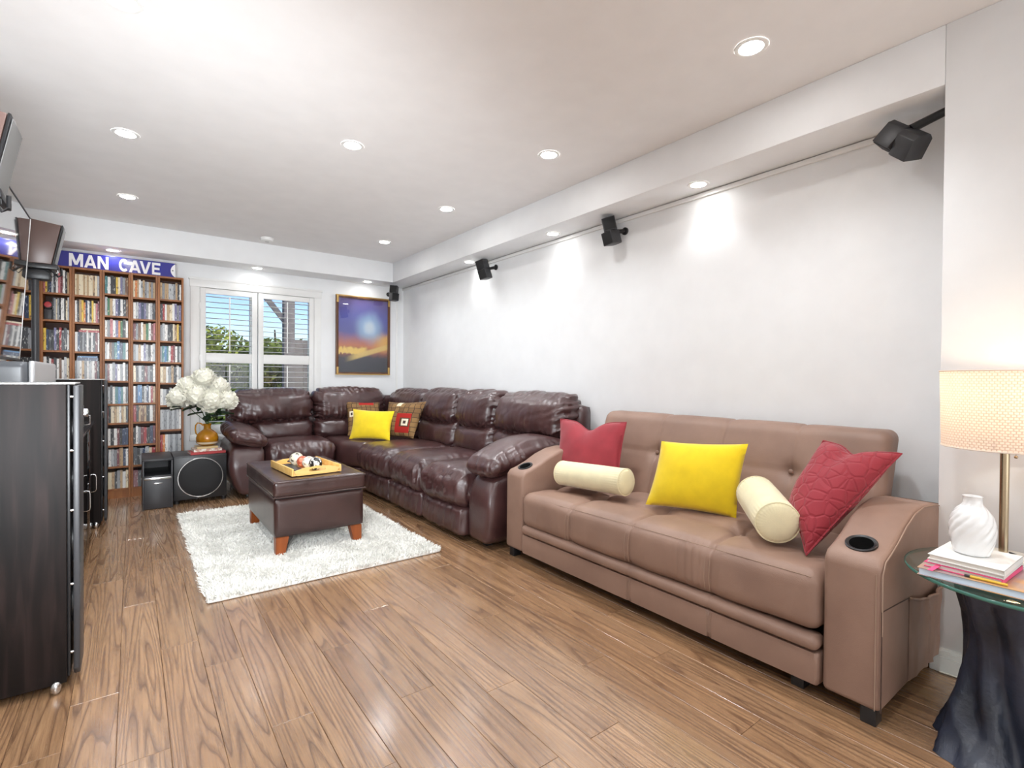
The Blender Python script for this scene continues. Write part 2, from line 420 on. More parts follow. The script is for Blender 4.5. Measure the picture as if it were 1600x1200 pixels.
def glass_mat(name, tint, rough=.02, mixf=.12):
    """thin pane: mostly clear, reflecting with fresnel"""
    m, n, b = base_mat(name); n.nodes.remove(b)
    t = N(n, 'ShaderNodeBsdfTransparent', Color=tint); g = N(n, 'ShaderNodeBsdfGlossy', Roughness=rough)
    lw = N(n, 'ShaderNodeLayerWeight', Blend=.5); pw = N(n, 'ShaderNodeMath', _operation='POWER'); pw.inputs[1].default_value = 4.5; n.links.new(lw.outputs['Facing'], pw.inputs[0])
    f = N(n, 'ShaderNodeMath', _operation='MULTIPLY_ADD'); f.inputs[1].default_value = .85; f.inputs[2].default_value = .04; n.links.new(pw.outputs[0], f.inputs[0]); x = N(n, 'ShaderNodeMixShader')
    n.links.new(f.outputs[0], x.inputs[0]); n.links.new(t.outputs[0], x.inputs[1]); n.links.new(g.outputs[0], x.inputs[2]); n.links.new(x.outputs[0], n.nodes['Material Output'].inputs[0])
    return m
m_pane = glass_mat('window_glass', (.97, .98, .98, 1))
m_tableglass = glass_mat('table_glass', (.86, .93, .9, 1))
m_glassedge = M('glass_edge', lin(70, 120, 108), .1)
m_doorglass = glass_mat('smoked_glass', (.16, .16, .18, 1))
m_screen = M('tv_screen', lin(8, 8, 9), .06, spec=.9, coat=1.)

# ------------------------------------------------------------------ room shell
XL, XR, XN, YF, YN, ZC, ZS, YE, YB = -.82, 2.73, 2.45, 5.94, -3.1, 2.44, 2.214, .562, 5.617
structure(MB().box((XL-.15, YN-.15, ZC), (XR+.15, YF+.15, ZC+.15)).obj('ceiling', m_ceil))
structure(MB().box((XL-.15, YN-.15, -.05), (XL, YF+.15, ZC)).obj('wall_left', m_wall))
structure(MB().box((XR, YN-.15, -.05), (XR+.15, YF+.15, ZC)).obj('wall_right', m_wall))
structure(MB().box((XN, YN, -.05), (XR, YE, ZC), .004).obj('wall_return', m_wall))
structure(MB().box((XL, YN-.15, -.05), (XR, YN, ZC)).obj('wall_near', m_wall))
WX0, WX1, WZ0, WZ1 = .515, 1.655, .50, 2.0
structure(MB().box((XL, YF, -.05), (WX0, YF+.15, ZC)).box((WX1, YF, -.05), (XR, YF+.15, ZC)).box((WX0, YF, -.05), (WX1, YF+.15, WZ0)).box((WX0, YF, WZ1), (WX1, YF+.15, ZC)).obj('wall_far', m_wall))
structure(MB().box((XN, YE, ZS), (XR, YF, ZC), .004).obj('trim_1', m_wall))         # boxed soffit along the right wall
structure(MB().box((XL, YB, ZS), (XN, YF, ZC), .004).obj('trim_2', m_wall))         # boxed soffit along the far wall
def skirting(name, a, b, nx, ny):
    a = V(a); b = V(b); out = V((nx, ny, 0)); m = MB()
    for (t, z0, z1) in ((.016, 0, .06), (.011, .06, .078), (.006, .078, .09)):
        q = [a, b, b+out*t, a+out*t]; lo = [min(p[i] for p in q) for i in range(3)]; hi = [max(p[i] for p in q) for i in range(3)]
        lo[2], hi[2] = z0, z1; m.box(lo, hi, .002, 1)
    return structure(m.obj(name, m_trim))
skirting('baseboard_right', (XN, YN, 0), (XN, YE+.016, 0), -1, 0)
skirting('baseboard_recess', (XR, YE, 0), (XR, YF, 0), -1, 0)
skirting('baseboard_far', (XL, YF, 0), (XR, YF, 0), 0, -1)
skirting('baseboard_left', (XL, YN, 0), (XL, YF, 0), 1, 0)

fl = structure(MB().box((XL-.15, YN-.15, -.06), (XR+.15, YF+.15, -.011)).obj('floor', m_sub))
def plank_mesh(L):
    m = MB().box((0, 0, -.0105), (.1275, L-.0008, 0), 0); bm = m.bm
    top = [e for e in bm.edges if all(v.co.z > -.001 for v in e.verts)]
    bmesh.ops.bevel(bm, geom=top, offset=.0011, segments=1, affect='EDGES')
    me = bpy.data.meshes.new('plank'); bm.to_mesh(me); bm.free(); me.materials.append(m_floor); return me
full = plank_mesh(1.215)
rp = random.Random(11); cnt = 0
inv = W(fl).inverted()
k0 = int(math.floor((XL+.039)/.1283))
offs = {2: 1.66, 4: 1.70, 3: 2.20, 0: 2.208, -1: 2.20, 5: 1.328, 6: 1.076}
prev = 0
for k in range(k0, 22):
    x = -.039+.1283*k
    if x > XR: continue
    ph = (prev+rp.uniform(.35, .85)) % 1.215; prev = ph
    y0 = -1.9+ph-1.215
    if k == 4: y0 = 1.34-1.215*3
    if k == 3: y0 = 1.70-1.215*3
    if k == 2: y0 = 2.2-1.215*3
    if k == -1: y0 = 2.2-1.215*4
    y = y0
    while y < YF:
        a, b = max(y, -2.2), min(y+1.215, YF)
        if b-a > .03:
            me = full if abs((b-a)-1.215) < 1e-6 else plank_mesh(b-a)
            o = bpy.data.objects.new('plank', me); COL.objects.link(o); o.parent = fl; o.location = inv @ V((x, a, 0)); cnt += 1
        y += 1.215

# cable raceway under the soffit and down the far corner
structure(MB().box((XR-.016, YE+.2, ZS-.03), (XR, YF, ZS-.004), .003).box((XR-.10, YF-.014, .09), (XR-.078, YF, ZS-.002), .003).obj('trim_3', m_trim))

# ------------------------------------------------------------------ downlights and smoke alarm
def downlight(x, y, z, label, group, watts, r=.046, spot=125, blend=.8):
    t = thing('downlight', label, 'light', (x, y, z), group)
    MB().lathe([(r, -.004), (r+.004, -.006), (r+.016, -.004), (r+.018, -.0005)], (x, y, z), 28, cap=False).obj('trim_ring', m_trim, t)
    MB().lathe([(0, -.003), (r, -.003), (r, -.0008), (0, -.0008)], (x, y, z), 28, cap=False).obj('lens', m_glow if z > 2.3 else m_glow_small, t)
    l = bpy.data.lights.new('downlight_beam', 'SPOT'); l.energy = watts; l.spot_size = math.radians(spot); l.spot_blend = blend; l.shadow_soft_size = .04; l.color = (.93, .97, 1)
    o = bpy.data.objects.new('downlight_beam', l); COL.objects.link(o); o.parent = t; o.location = (0, 0, -.012)
g1 = 'recessed lights in the main ceiling'; g2 = 'recessed lights under the boxed soffits'
ROW = ['largest recessed ceiling light, nearest the camera in the right-hand row', 'second recessed ceiling light from the camera in the right-hand row',
       'third recessed ceiling light from the camera in the right-hand row', 'farthest recessed ceiling light in the right-hand row near the soffit corner']
for lb, y in zip(ROW, (1.074, 2.317, 3.556, 4.798)): downlight(2.0, y, ZC, lb, g1, DOWN_W)
downlight(1.02, 2.92, ZC, 'single recessed ceiling light in the middle of the ceiling', g1, DOWN_W)
for lb, y in zip(('nearest recessed ceiling light in the left-hand row, at the top edge of the picture', 'middle recessed ceiling light of the left-hand row',
                  'farthest recessed ceiling light of the left-hand row, nearest the bookcases'), (2.308, 3.555, 4.793)): downlight(-.03, y, ZC, lb, g1, DOWN_W)
for i, (x, y) in enumerate(((-.03, 1.06), (1.02, .45), (-.03, -.6), (2.0, -1.8), (1.0, -1.8))):
    downlight(x, y, ZC, ('recessed ceiling light above the camera by the left wall', 'recessed ceiling light above the camera mid room', 'recessed ceiling light behind the camera by the left wall', 'rearmost recessed ceiling light by the right wall', 'rearmost recessed ceiling light mid room')[i], g1, DOWN_W)
for lb, y in zip(('soffit light over the sofa bed, nearest of the wall row', 'second soffit light of the wall row, between two cube speakers', 'farthest soffit light of the wall row, beside the middle cube speaker'), (1.694, 2.949, 4.158)):
    downlight(2.592, y, ZS, lb, g2, SOFF_W, .042, 104, .6)
downlight(2.2, 5.765, ZS, 'soffit light above the framed poster', g2, SOFF_W, .042, 104, .6)
downlight(-.143, 5.775, ZS, 'soffit light above the blue sign on the bookcases', g2, SOFF_W, .042, 104, .6)
downlight(1.03, 5.77, ZS, 'soffit light above the window shutters', g2, SOFF_W*.25, .042, 104, .6)
t = thing('smoke_alarm', 'round white smoke alarm on the ceiling near the far soffit', 'smoke alarm', (1.045, 5.38, ZC))
MB().lathe([(.0, -.034), (.04, -.034), (.056, -.026), (.062, -.004), (.062, 0)], (1.045, 5.38, ZC), 32).obj('body', m_trim, t)
MB().lathe([(.02, -.0345), (.02, -.037), (0, -.037)], (1.045, 5.38, ZC), 16).obj('test_button', M('alarm_grey', lin(200, 200, 198), .5), t)

# ------------------------------------------------------------------ window with plantation shutters
win = bpy.data.objects.new('window_1', None); COL.objects.link(win); win.location = (1.085, YF, WZ0); structure(win)
m = MB()
m.box((.455, YF-.024, .46), (.535, YF, 2.055), .004).box((1.64, YF-.024, .46), (1.715, YF, 2.055), .004).box((.45, YF-.028, 1.985), (1.72, YF, 2.065), .004).box((.45, YF-.035, .45), (1.72, YF, .51), .004)
m.box((.44, YF-.034, 2.058), (1.73, YF, 2.078), .003)
m.obj('casing', m_trim, win)
m = MB()
for a, b in (((WX0, YF+.06, WZ0), (WX0+.05, YF+.12, WZ1)), ((WX1-.05, YF+.06, WZ0), (WX1, YF+.12, WZ1)), ((WX0, YF+.06, WZ0), (WX1, YF+.12, WZ0+.05)), ((WX0, YF+.06, WZ1-.05), (WX1, YF+.12, WZ1)), ((1.0, YF+.06, WZ0), (1.09, YF+.12, WZ1))): m.box(a, b, .004)
m.obj('sash_frame', m_trim, win)
for a, b in ((WX0+.05, 1.0), (1.09, WX1-.05)): box('pane', (a, YF+.085, WZ0+.05), (b, YF+.089, WZ1-.05), m_pane, win)
lv = None
def louver_mesh(L):
    m = MB(); pr = [(.032*math.cos(a), .0036*math.sin(a)) for a in [2*PI*i/14 for i in range(14)]]
    m.prism([(y, z) for y, z in pr], 'x', -L/2, L/2)
    me = bpy.data.meshes.new('louver')
    for f in m.bm.faces: f.smooth = len(f.verts) == 4
    m.bm.to_mesh(me); m.bm.free(); me.materials.append(m_trim); return me
for (px0, px1) in ((.537, 1.058), (1.066, 1.638)):
    z0, z1 = .515, 1.982; zm0, zm1 = 1.232, 1.33; s = .052
    pm = MB()
    pm.box((px0, YF-.022, z0), (px0+s, YF+.012, z1), .003).box((px1-s, YF-.022, z0), (px1, YF+.012, z1), .003)
    pm.box((px0+s, YF-.02, z0), (px1-s, YF+.01, z0+.09), .003).box((px0+s, YF-.02, z1-.055), (px1-s, YF+.01, z1), .003).box((px0+s, YF-.02, zm0), (px1-s, YF+.01, zm1), .003)
    panel = pm.obj('shutter_panel', m_trim, win)
    me = louver_mesh(px1-px0-2*s-.004); xc = (px0+px1)/2
    for (a, b, k) in ((z0+.09, zm0, 11), (zm1, z1-.055, 11)):
        for i in range(k):
            z = a+(b-a)*(i+.5)/k
            o = bpy.data.objects.new('louver', me); COL.objects.link(o); o.parent = panel
            o.location = V((xc, YF-.002, z))-V(win.location); o.rotation_euler = (math.radians(1), 0, 0)
        MB().box((xc-.006, YF-.043, a+.02), (xc+.006, YF-.033, b-.02), .002).obj('tilt_rod', m_trim, panel)
for z in (.75, 1.28, 1.8): box('hinge', (.528, YF-.03, z-.03), (.538, YF-.022, z+.03), m_trim, win, .002)
# ------------------------------------------------------------------ sectional sofa
def crease(a, b, s, w=.30):
    """thin irregular valleys running along b"""
    return max(0., 1-abs(noise.noise(V((a, b, s))))/w)
def back_disp(ax, A=.014, seed=0., bottom=1., top=.5):
    """gathered leather: creases run in from the seams and thin out. ax = width axis (0 or 1)"""
    def f(p, nn, u):
        uw, uz = u[ax], u[2]; wpos = p[ax]; zpos = p[2]
        dz = (1+uz)*.17; dt = (1-uz)*.17; dx = (1-abs(uw))*.33
        n1 = nz(p, 4, seed); n2 = nz(p, 12, seed+3)
        cb = crease(wpos*24+uw*3*dz+n1*.7, zpos*3.0, seed, .36)*math.exp(-dz/.085)*bottom
        ct = crease(wpos*17+n1, zpos*4, seed+5)*math.exp(-dt/.045)*top
        cs = crease(zpos*20+n1*.8+dx*5, wpos*3, seed+9, .36)*math.exp(-dx/.075)
        cm = crease(wpos*5+zpos*7, zpos*5-wpos*3, seed+13, .12)*.12
        return -A*1.5*min(1.2, cb+ct*.7+cs*.9+cm)+A*.40*n1+A*.10*n2+A*.35
    return f
def seat_disp(ax, A=.010, seed=0.):
    def f(p, nn, u):
        n1 = nz(p, 5, seed); n2 = nz(p, 14, seed+2)
        wpos = p[ax]; dx = (1-abs(u[ax]))*.3
        front = max(0., -nn[0] if ax == 1 else -nn[1])
        cf = crease(wpos*26+n1+p[2]*6, p[2]*4, seed, .36)*(front*.95+.06)
        cs = crease(p[1-ax]*15+n1, wpos*3, seed+7)*math.exp(-dx/.07)*.8
        return -A*1.2*min(1.2, cf+cs)+A*.45*n1+A*.14*n2+A*.3
    return f
sec = thing('sectional_sofa', 'burgundy brown leather L-shaped reclining sectional sofa in the far corner', 'sofa', (1.9, 4.6, 0))
L_ = m_leather
box('base', (1.84, 2.68, .05), (2.58, 5.0, .26), m_blackmatt, sec, .01)
MB().box((1.66, 5.12, .05), (2.58, 5.80, .26), .01).box((.98, 5.12, .05), (1.7, 5.80, .26), .01).obj('corner_base', m_blackmatt, sec)
rbox('back_frame', (2.55, 2.585, .10), (2.67, 5.84, .905), .035, .05, L_, sec)
rbox('back_frame', (.74, 5.72, .10), (2.56, 5.84, .885), .035, .05, L_, sec)
SE = [(2.875, 3.465), (3.47, 4.075), (4.08, 4.80)]
for i, (a, b) in enumerate(SE):
    rbox('seat_cushion', (1.715, a, .205), (2.44, b, .465), .10, .016, L_, sec, puff=(.025, 0, .022), disp=seat_disp(1, .017, i*3.1))
    rbox('footrest', (1.735, a+.006, .035), (1.86, b-.006, .222), .035, .015, L_, sec, puff=(.012, 0, 0), disp=seat_disp(1, .010, 9+i*2.3))
# corner seat, facing the room diagonally
def corner_seat(name, pts, z0, z1, bev, seg):
    MB().prism(pts, 'z', z0, z1, bev, seg).obj(name, L_, sec, True, 60)
corner_seat('corner_seat', [(1.635, 5.06), (1.79, 4.812), (2.45, 4.812), (2.45, 5.70), (1.635, 5.70)], .205, .462, .07, 5)
corner_seat('corner_front_panel', [(1.665, 5.10), (1.80, 4.84), (2.2, 4.84), (2.2, 5.5), (1.665, 5.5)], .04, .203, .02, 2)
rbox('seat_cushion', (.975, 5.045, .215), (1.63, 5.70, .468), .09, .016, L_, sec, puff=(0, .015, .02), disp=seat_disp(0, .013, 21))
rbox('front_panel', (.98, 5.075, .04), (1.63, 5.2, .213), .03, .02, L_, sec, disp=seat_disp(0, .004, 23))
def lean(ax, z0, k, s=1):
    def f(p, u):
        q = V(p); q[ax] += s*k*max(0, (p.z-z0)); return q
    return f
# upper and lumbar back pads of the run along the right wall
BK = [(2.60, 3.462), (3.468, 4.075), (4.081, 4.80)]
for i, (a, b) in enumerate(BK):
    rbox('lumbar_pad', (2.335, max(a, 2.7), .43), (2.56, b, .70), .085, .016, L_, sec, puff=(.03, 0, 0), disp=back_disp(1, .012, 31+i*2.7, .4, .8), xf=lean(0, .43, .18))
    rbox('back_cushion', (2.315, a, .645), (2.56, b, .985), .105, .0145, L_, sec, puff=(.045, 0, .008), disp=back_disp(1, .021, 41+i*3.3), xf=lean(0, .5, .22))
rbox('lumbar_pad', (2.37, 4.81, .43), (2.56, 5.60, .69), .085, .018, L_, sec, puff=(.03, 0, 0), disp=back_disp(1, .012, 53, .4, .8))
rbox('back_cushion', (2.34, 4.806, .645), (2.56, 5.66, .965), .10, .016, L_, sec, puff=(.035, 0, .008), disp=back_disp(1, .019, 57), xf=lean(0, .5, .2))
# far run under the window
FB = [(.735, 1.545, .962), (1.552, 2.36, .978)]
for i, (a, b, zt) in enumerate(FB):
    rbox('lumbar_pad', (max(a, .95), 5.52, .43), (b, 5.74, .67), .085, .016, L_, sec, puff=(0, .03, 0), disp=back_disp(0, .012, 61+i*4, .4, .8), xf=lean(1, .43, .15))
    rbox('back_cushion', (a, 5.50, .62), (b, 5.74, zt), .10, .0145, L_, sec, puff=(0, .05, .008), disp=back_disp(0, .022, 67+i*5), xf=lean(1, .5, .15))
# arms
def arm(y0, y1, x0, x1, seed, ax):
    def d(p, nn, u): return .004*nz(p, 7, seed)
    if ax == 0:
        def xf(p, u):
            q = V(p); t = max(0, min(1, (p.z-.03)/.44)); out = (1-u[1])/2
            q.y += -.035*math.sin(PI*min(1, t*1.02))*out
            f_ = max(0, 1-(p.x-x0)/.25)
            q.z -= .06*f_*max(0, t-.5)*2*1.0; q.x += .05*f_*(max(0, t-.55)*2)**2
            return q
    else:
        def xf(p, u):
            q = V(p); t = max(0, min(1, (p.z-.03)/.44)); out = (1-u[0])/2
            q.x += (-.03*math.sin(PI*min(1, t*1.02))+.07*(1-t)**2)*out
            f_ = max(0, 1-(p.y-y0)/.25)
            q.z -= .05*f_*max(0, t-.5)*2; q.y += .05*f_*(max(0, t-.55)*2)**2
            return q
    rbox('armrest', (x0, y0, .03), (x1, y1, .50), .05, .025, L_, sec, disp=d, xf=xf)
arm(2.635, 2.868, 1.775, 2.56, 71, 0)
arm(5.02, 5.74, .695, .968, 73, 1)
def pad_xf_long(p, u):
    q = V(p); t = (p.x-1.77)/.66; q.z += .10*t-.03; q.z += .035*(1-u[1]**2)*0
    s = .55+.45*math.sin(PI*min(1, max(0, t*.85+.12))); q.z = .50+(q.z-.50)*s + .05*t
    return q
rbox('arm_pad', (1.765, 2.575, .475), (2.44, 2.905, .625), .065, .014, L_, sec, puff=(0, .02, .03), disp=seat_disp(0, .014, 81), xf=pad_xf_long)
def pad_xf_far(p, u):
    q = V(p); q.z += .055*(-u[0])*.9+.01; t = (p.y-4.98)/.6; q.z = .50+(q.z-.50)*(.75+.35*t)
    return q
rbox('arm_pad', (.665, 4.99, .465), (.99, 5.56, .615), .07, .014, L_, sec, puff=(.01, .01, .03), disp=seat_disp(1, .014, 85), xf=pad_xf_far)
for (x, y) in ((1.87, 2.75), (2.5, 2.75), (1.9, 4.6), (2.5, 5.7), (.8, 5.68), (.85, 5.13)):
    box('foot', (x-.025, y-.025, 0), (x+.025, y+.025, .055), m_black, sec, .004)
# top-stitch on the near arm front
MB().tube([(1.80+.0, 2.652, z) for z in [.06+.03*i for i in range(11)]], .0022, 5).obj('stitching', m_thread_d, sec)

# pillows on the sectional
gp = 'throw pillows on the sectional'
pl, inf = pillow('throw_pillow', (1.835, 5.36, .47), (2.19, 5.27, .465), (2.225, 5.46, .815), (1.86, 5.52, .835), .13, patch_left(), 'brown patchwork pillow with a red bar on top, half hidden behind the yellow pillow', gp, seed=3.)
pr2, inf2 = pillow('throw_pillow', (2.065, 4.98, .475), (2.19, 4.52, .50), (2.335, 4.53, .86), (2.15, 5.02, .84), .13, patch_right(), 'brown patchwork pillow with a red panel and cream square, right of the small yellow pillow', gp, seed=5.)
py, inf3 = pillow('throw_pillow', (1.76, 5.10, .468), (2.04, 4.735, .472), (2.13, 4.83, .755), (1.835, 5.20, .765), .11, m_yellow, 'small bright yellow pillow leaning on two brown patchwork pillows', gp, seed=8.)

# ------------------------------------------------------------------ leather ottoman on the rug
rg = thing('shag_rug', 'white shaggy rectangular rug under the ottoman', 'rug', (.93, 3.73, 0))
def rug_xf(p, u): return V(p)
RX0, RX1, RY0, RY1 = .285, 1.545, 2.80, 4.70
rbox('backing', (RX0, RY0, .0005), (RX1, RY1, .016), .007, (.05, .05, .004), m_rug, rg)
bmr = bmesh.new(); rr = random.Random(5)
def tuft(x, y, z0, h, lx, ly):
    a = rr.uniform(0, PI); w_ = rr.uniform(.0035, .006); dx, dy = math.cos(a)*w_, math.sin(a)*w_
    b0 = bmr.verts.new((x-dx, y-dy, z0)); b1 = bmr.verts.new((x+dx, y+dy, z0))
    m0 = bmr.verts.new((x-dx*.8+lx*.45, y-dy*.8+ly*.45, z0+h*.65)); m1 = bmr.verts.new((x+dx*.8+lx*.45, y+dy*.8+ly*.45, z0+h*.65))
    t_ = bmr.verts.new((x+lx, y+ly, z0+h)); bmr.faces.new((b0, b1, m1, m0)); bmr.faces.new((m0, m1, t_))
for i in range(46000):
    x = rr.uniform(RX0-.004, RX1+.004); y = rr.uniform(RY0-.004, RY1+.004)
    n_ = noise.noise(V((x*6, y*6, 0))); n2 = noise.noise(V((x*6+9, y*6, 4)))
    ex = (1 if x > RX1-.05 else -1 if x < RX0+.05 else 0)*rr.uniform(.0, .018); ey = (1 if y > RY1-.05 else -1 if y < RY0+.03 else 0)*rr.uniform(0, .012)
    tuft(x, y, .010, rr.uniform(.014, .024), n_*.016+rr.uniform(-.008, .008)+ex, n2*.016+rr.uniform(-.008, .008)+ey)
mr = bpy.data.meshes.new('pile'); bmr.transform(Matrix.Translation(-V(rg.location))); bmr.to_mesh(mr); bmr.free(); mr.materials.append(m_rug)
o = bpy.data.objects.new('pile', mr); COL.objects.link(o); o.parent = rg; o['kind'] = 'stuff'

ot = thing('storage_ottoman', 'dark brown leather storage ottoman with wooden legs on the white rug', 'ottoman', (.955, 3.72, .02))
def ot_d(p, nn, u): return .0025*nz(p, 9)+.0035*fold(p[0]*30+4*nz(p, 5))*max(0, u[2])*(abs(u[0])**6+abs(u[1])**6)
rbox('body', (.69, 3.285, .125), (1.235, 4.165, .358), .014, .03, m_ottleather, ot)
rbox('lid', (.682, 3.275, .366), (1.243, 4.175, .466), .018, .016, m_ottleather, ot, puff=(0, 0, .006), disp=ot_d)
box('lid_gap', (.70, 3.30, .355), (1.225, 4.15, .368), m_blackmatt, ot)
pts = []
for (a, b) in (((.684, 3.277), (1.241, 3.277)), ((1.241, 3.277), (1.241, 4.173)), ((1.241, 4.173), (.684, 4.173)), ((.684, 4.173), (.684, 3.277))):
    for i in range(20):
        t = i/20; pts.append((a[0]+(b[0]-a[0])*t, a[1]+(b[1]-a[1])*t, .369+.003*nz((a[0]+t, a[1], t), 4)))
MB().tube(pts, .0045, 6, True).obj('piping', m_ottleather, ot)
pts = [(p[0], p[1], .4575) for p in pts]
MB().tube(pts, .0035, 6, True).obj('piping', m_ottleather, ot)
for sx in (0, 1):
    for sy in (0, 1):
        x, y = (.70, 1.225)[sx], (3.295, 4.155)[sy]; ix, iy = (1, -1)[sx], (1, -1)[sy]
        t = bmesh.new()
        a0 = [(x, y), (x+ix*.075, y), (x+ix*.075, y+iy*.075), (x, y+iy*.075)]; b0 = [(x, y), (x+ix*.052, y), (x+ix*.052, y+iy*.052), (x, y+iy*.052)]
        mb = MB(); mb.raw([(p[0], p[1], .013) for p in b0]+[(p[0], p[1], .126) for p in a0], [(0, 1, 2, 3), (4, 5, 6, 7), (0, 1, 5, 4), (1, 2, 6, 5), (2, 3, 7, 6), (3, 0, 4, 7)])
        bmesh.ops.recalc_face_normals(mb.bm, faces=mb.bm.faces[:]); bmesh.ops.bevel(mb.bm, geom=mb.bm.edges[:], offset=.004, segments=2, affect='EDGES'); mb.obj('leg', m_leg, ot)

ot.location.x -= .012; ot.location.y -= .028

# bamboo tray with handle slots
tr = thing('serving_tray', 'light bamboo serving tray with cut-out handles on the ottoman', 'tray', (.96, 3.55, .472), rz=0)
TA = V((.79, 3.325, .474)); ang = math.radians(4)
TM = Matrix.Translation(TA) @ Matrix.Rotation(ang, 4, 'Z')
TW, TL, TH, TT = .315, .45, .046, .012
def tbox(name, lo, hi, bev=.002): MB().box(lo, hi, bev, 2, TM).obj(name, m_bamboo, tr)
tbox('bottom', (.004, .004, 0), (TW-.004, TL-.004, .008))
tbox('side', (0, 0, 0), (TT, TL, TH)); tbox('side', (TW-TT, 0, 0), (TW, TL, TH))
for y in (0, TL-TT):   # end boards with an oval slot each
    outer = [(TT, 0), (TW-TT, 0), (TW-TT, TH), (TW-TT-.05, TH), (TW/2+.06, TH+.008), (TW/2-.06, TH+.008), (TT+.05, TH), (TT, TH)]
    cx, cz, a, b = TW/2, TH*.62, .052, .0095; mb = MB(); K = 28
    ring = []; outr = []
    for i in range(K):
        an = 2*PI*i/K; c_, s_ = math.cos(an), math.sin(an)
        ring.append((cx+a*(abs(c_)**.45)*(1 if c_ > 0 else -1), cz+b*(abs(s_)**.6)*(1 if s_ > 0 else -1)))
        k_ = min(((TW/2-TT)/abs(c_) if abs(c_) > 1e-6 else 9), ((TH-cz+.006*(1-abs(c_)**2))/s_ if s_ > 1e-6 else (cz/-s_ if s_ < -1e-6 else 9)))
        outr.append((cx+c_*k_, cz+s_*k_))
    vs = [(p[0], y, p[1]) for p in ring]+[(p[0], y, p[1]) for p in outr]+[(p[0], y+TT, p[1]) for p in ring]+[(p[0], y+TT, p[1]) for p in outr]; fs = []
    for i in range(K):
        j = (i+1) % K; fs += [(i, j, K+j, K+i), (2*K+i, 3*K+i, 3*K+j, 2*K+j), (i, 2*K+i, 2*K+j, j), (K+i, K+j, 3*K+j, 3*K+i)]
    # fill the four corners of the board
    mb.raw(vs, fs)
    bmesh.ops.recalc_face_normals(mb.bm, faces=mb.bm.faces[:]); bmesh.ops.transform(mb.bm, matrix=TM, verts=mb.bm.verts)
    mb.obj('end_board', m_bamboo, tr, True, 30)
def on_tray(x, y, z): return TM @ V((x, y, z))
def ball_mat(name, base, ink, sc_, thr):
    m, n, b = base_mat(name); c = coords(n, 'Object'); v = N(n, 'ShaderNodeTexVoronoi', Scale=sc_); n.links.new(c, v.inputs['Vector'])
    z_ = N(n, 'ShaderNodeTexNoise', Scale=sc_*.9, Detail=2.); n.links.new(c, z_.inputs['Vector'])
    r = ramp(n, [(thr-.03, ink), (thr+.03, base)]); n.links.new(z_.outputs['Fac'], r.inputs[0]); n.links.new(r.outputs[0], b.inputs['Base Color']); b.inputs['Roughness'].default_value = .3; return m
gb = 'patterned decorative balls in the bamboo tray'
for (x, y, r, bc, ink, sc_, thr, lb) in ((.135, .335, .046, lin(214, 206, 186), lin(80, 74, 66), 34, .42, 'grey and cream speckled ball at the back of the bamboo tray'),
        (.150, .255, .038, lin(214, 130, 100), lin(176, 84, 60), 40, .5, 'orange patterned ball between two cream balls in the bamboo tray'),
        (.163, .178, .041, lin(226, 218, 202), lin(150, 120, 100), 40, .4, 'cream patterned ball in the middle of the bamboo tray'),
        (.180, .097, .042, lin(222, 216, 208), lin(24, 22, 24), 42, .52, 'black and white patterned ball at the front of the bamboo tray')):
    p = on_tray(x, y, .008+r+.001); b_ = thing('decorative_ball', lb, 'ball', (p.x, p.y, p.z-r), gb)
    MB().ball(p, r, u=28, v=18).obj('shell', ball_mat('ball_'+str(sc_)+str(x), bc, ink, sc_, thr), b_)
    MB().lathe([(r*.995, -.004), (r*1.012, 0), (r*.995, .004)], (p.x, p.y, p.z), 28, cap=False, mtx=Matrix.Translation(p) @ Matrix.Rotation(1.2, 4, 'X') @ Matrix.Translation(-p)).obj('band', M('ball_band'+str(x), ink, .4), b_)
nb = thing('notebook', 'slim dark notebook with a white edge lying in the bamboo tray', 'notebook', on_tray(.06, .22, .009))
MB().box((.03, .07, .0095), (.10, .37, .0125), .001, 1, TM).box((.03, .07, .022), (.10, .37, .025), .001, 1, TM).obj('cover', m_black, nb)
MB().box((.032, .073, .0127), (.098, .367, .0218), 0, 1, TM).obj('pages', M('page_white', lin(232, 228, 216), .8), nb)
# ------------------------------------------------------------------ sofa bed
sb = thing('sofa_bed', 'taupe faux leather sofa bed with cup-holder arms along the right wall', 'sofa', (2.2, 1.5, 0))
SX = 1.86
AP = [(SX, .055), (SX, .508), (1.885, .532), (1.93, .545), (2.0, .572), (2.08, .612), (2.17, .642), (2.26, .652), (2.40, .640), (2.55, .612), (2.56, .60), (2.56, .055)]
def arm_sb(y0, y1):
    # gentle crown: profile extruded with rounded edges
    o = MB().prism(AP, 'y', y0, y1, .018, 3).obj('armrest', m_suede, sb, True, 50)
    return o
ar = arm_sb(.56, .728); al = arm_sb(2.372, 2.536)
for o, y in ((ar, .645), (al, 2.452)):
    c = MB(); x0, z0 = 1.945, .5535
    rot = Matrix.Translation((x0, y, z0)) @ Matrix.Rotation(-math.radians(20), 4, 'Y')
    c.lathe([(.0, .0015), (.036, .0015), (.038, .003), (.043, .0045), (.0465, .003), (.047, -.004), (.0, -.004)], (0, 0, 0), 32, cap=False, mtx=rot)
    c = c.obj('cup_holder', m_black, o)
    MB().lathe([(0, .0028), (.0345, .0028), (.0345, .0012), (0, .0012)], (0, 0, 0), 32, cap=False, mtx=rot).obj('cup_holder', M('cup_well_shade', (.001, .001, .001, 1), .9, spec=.05), o)  # flat near-black disc painted as the shade inside the cup well
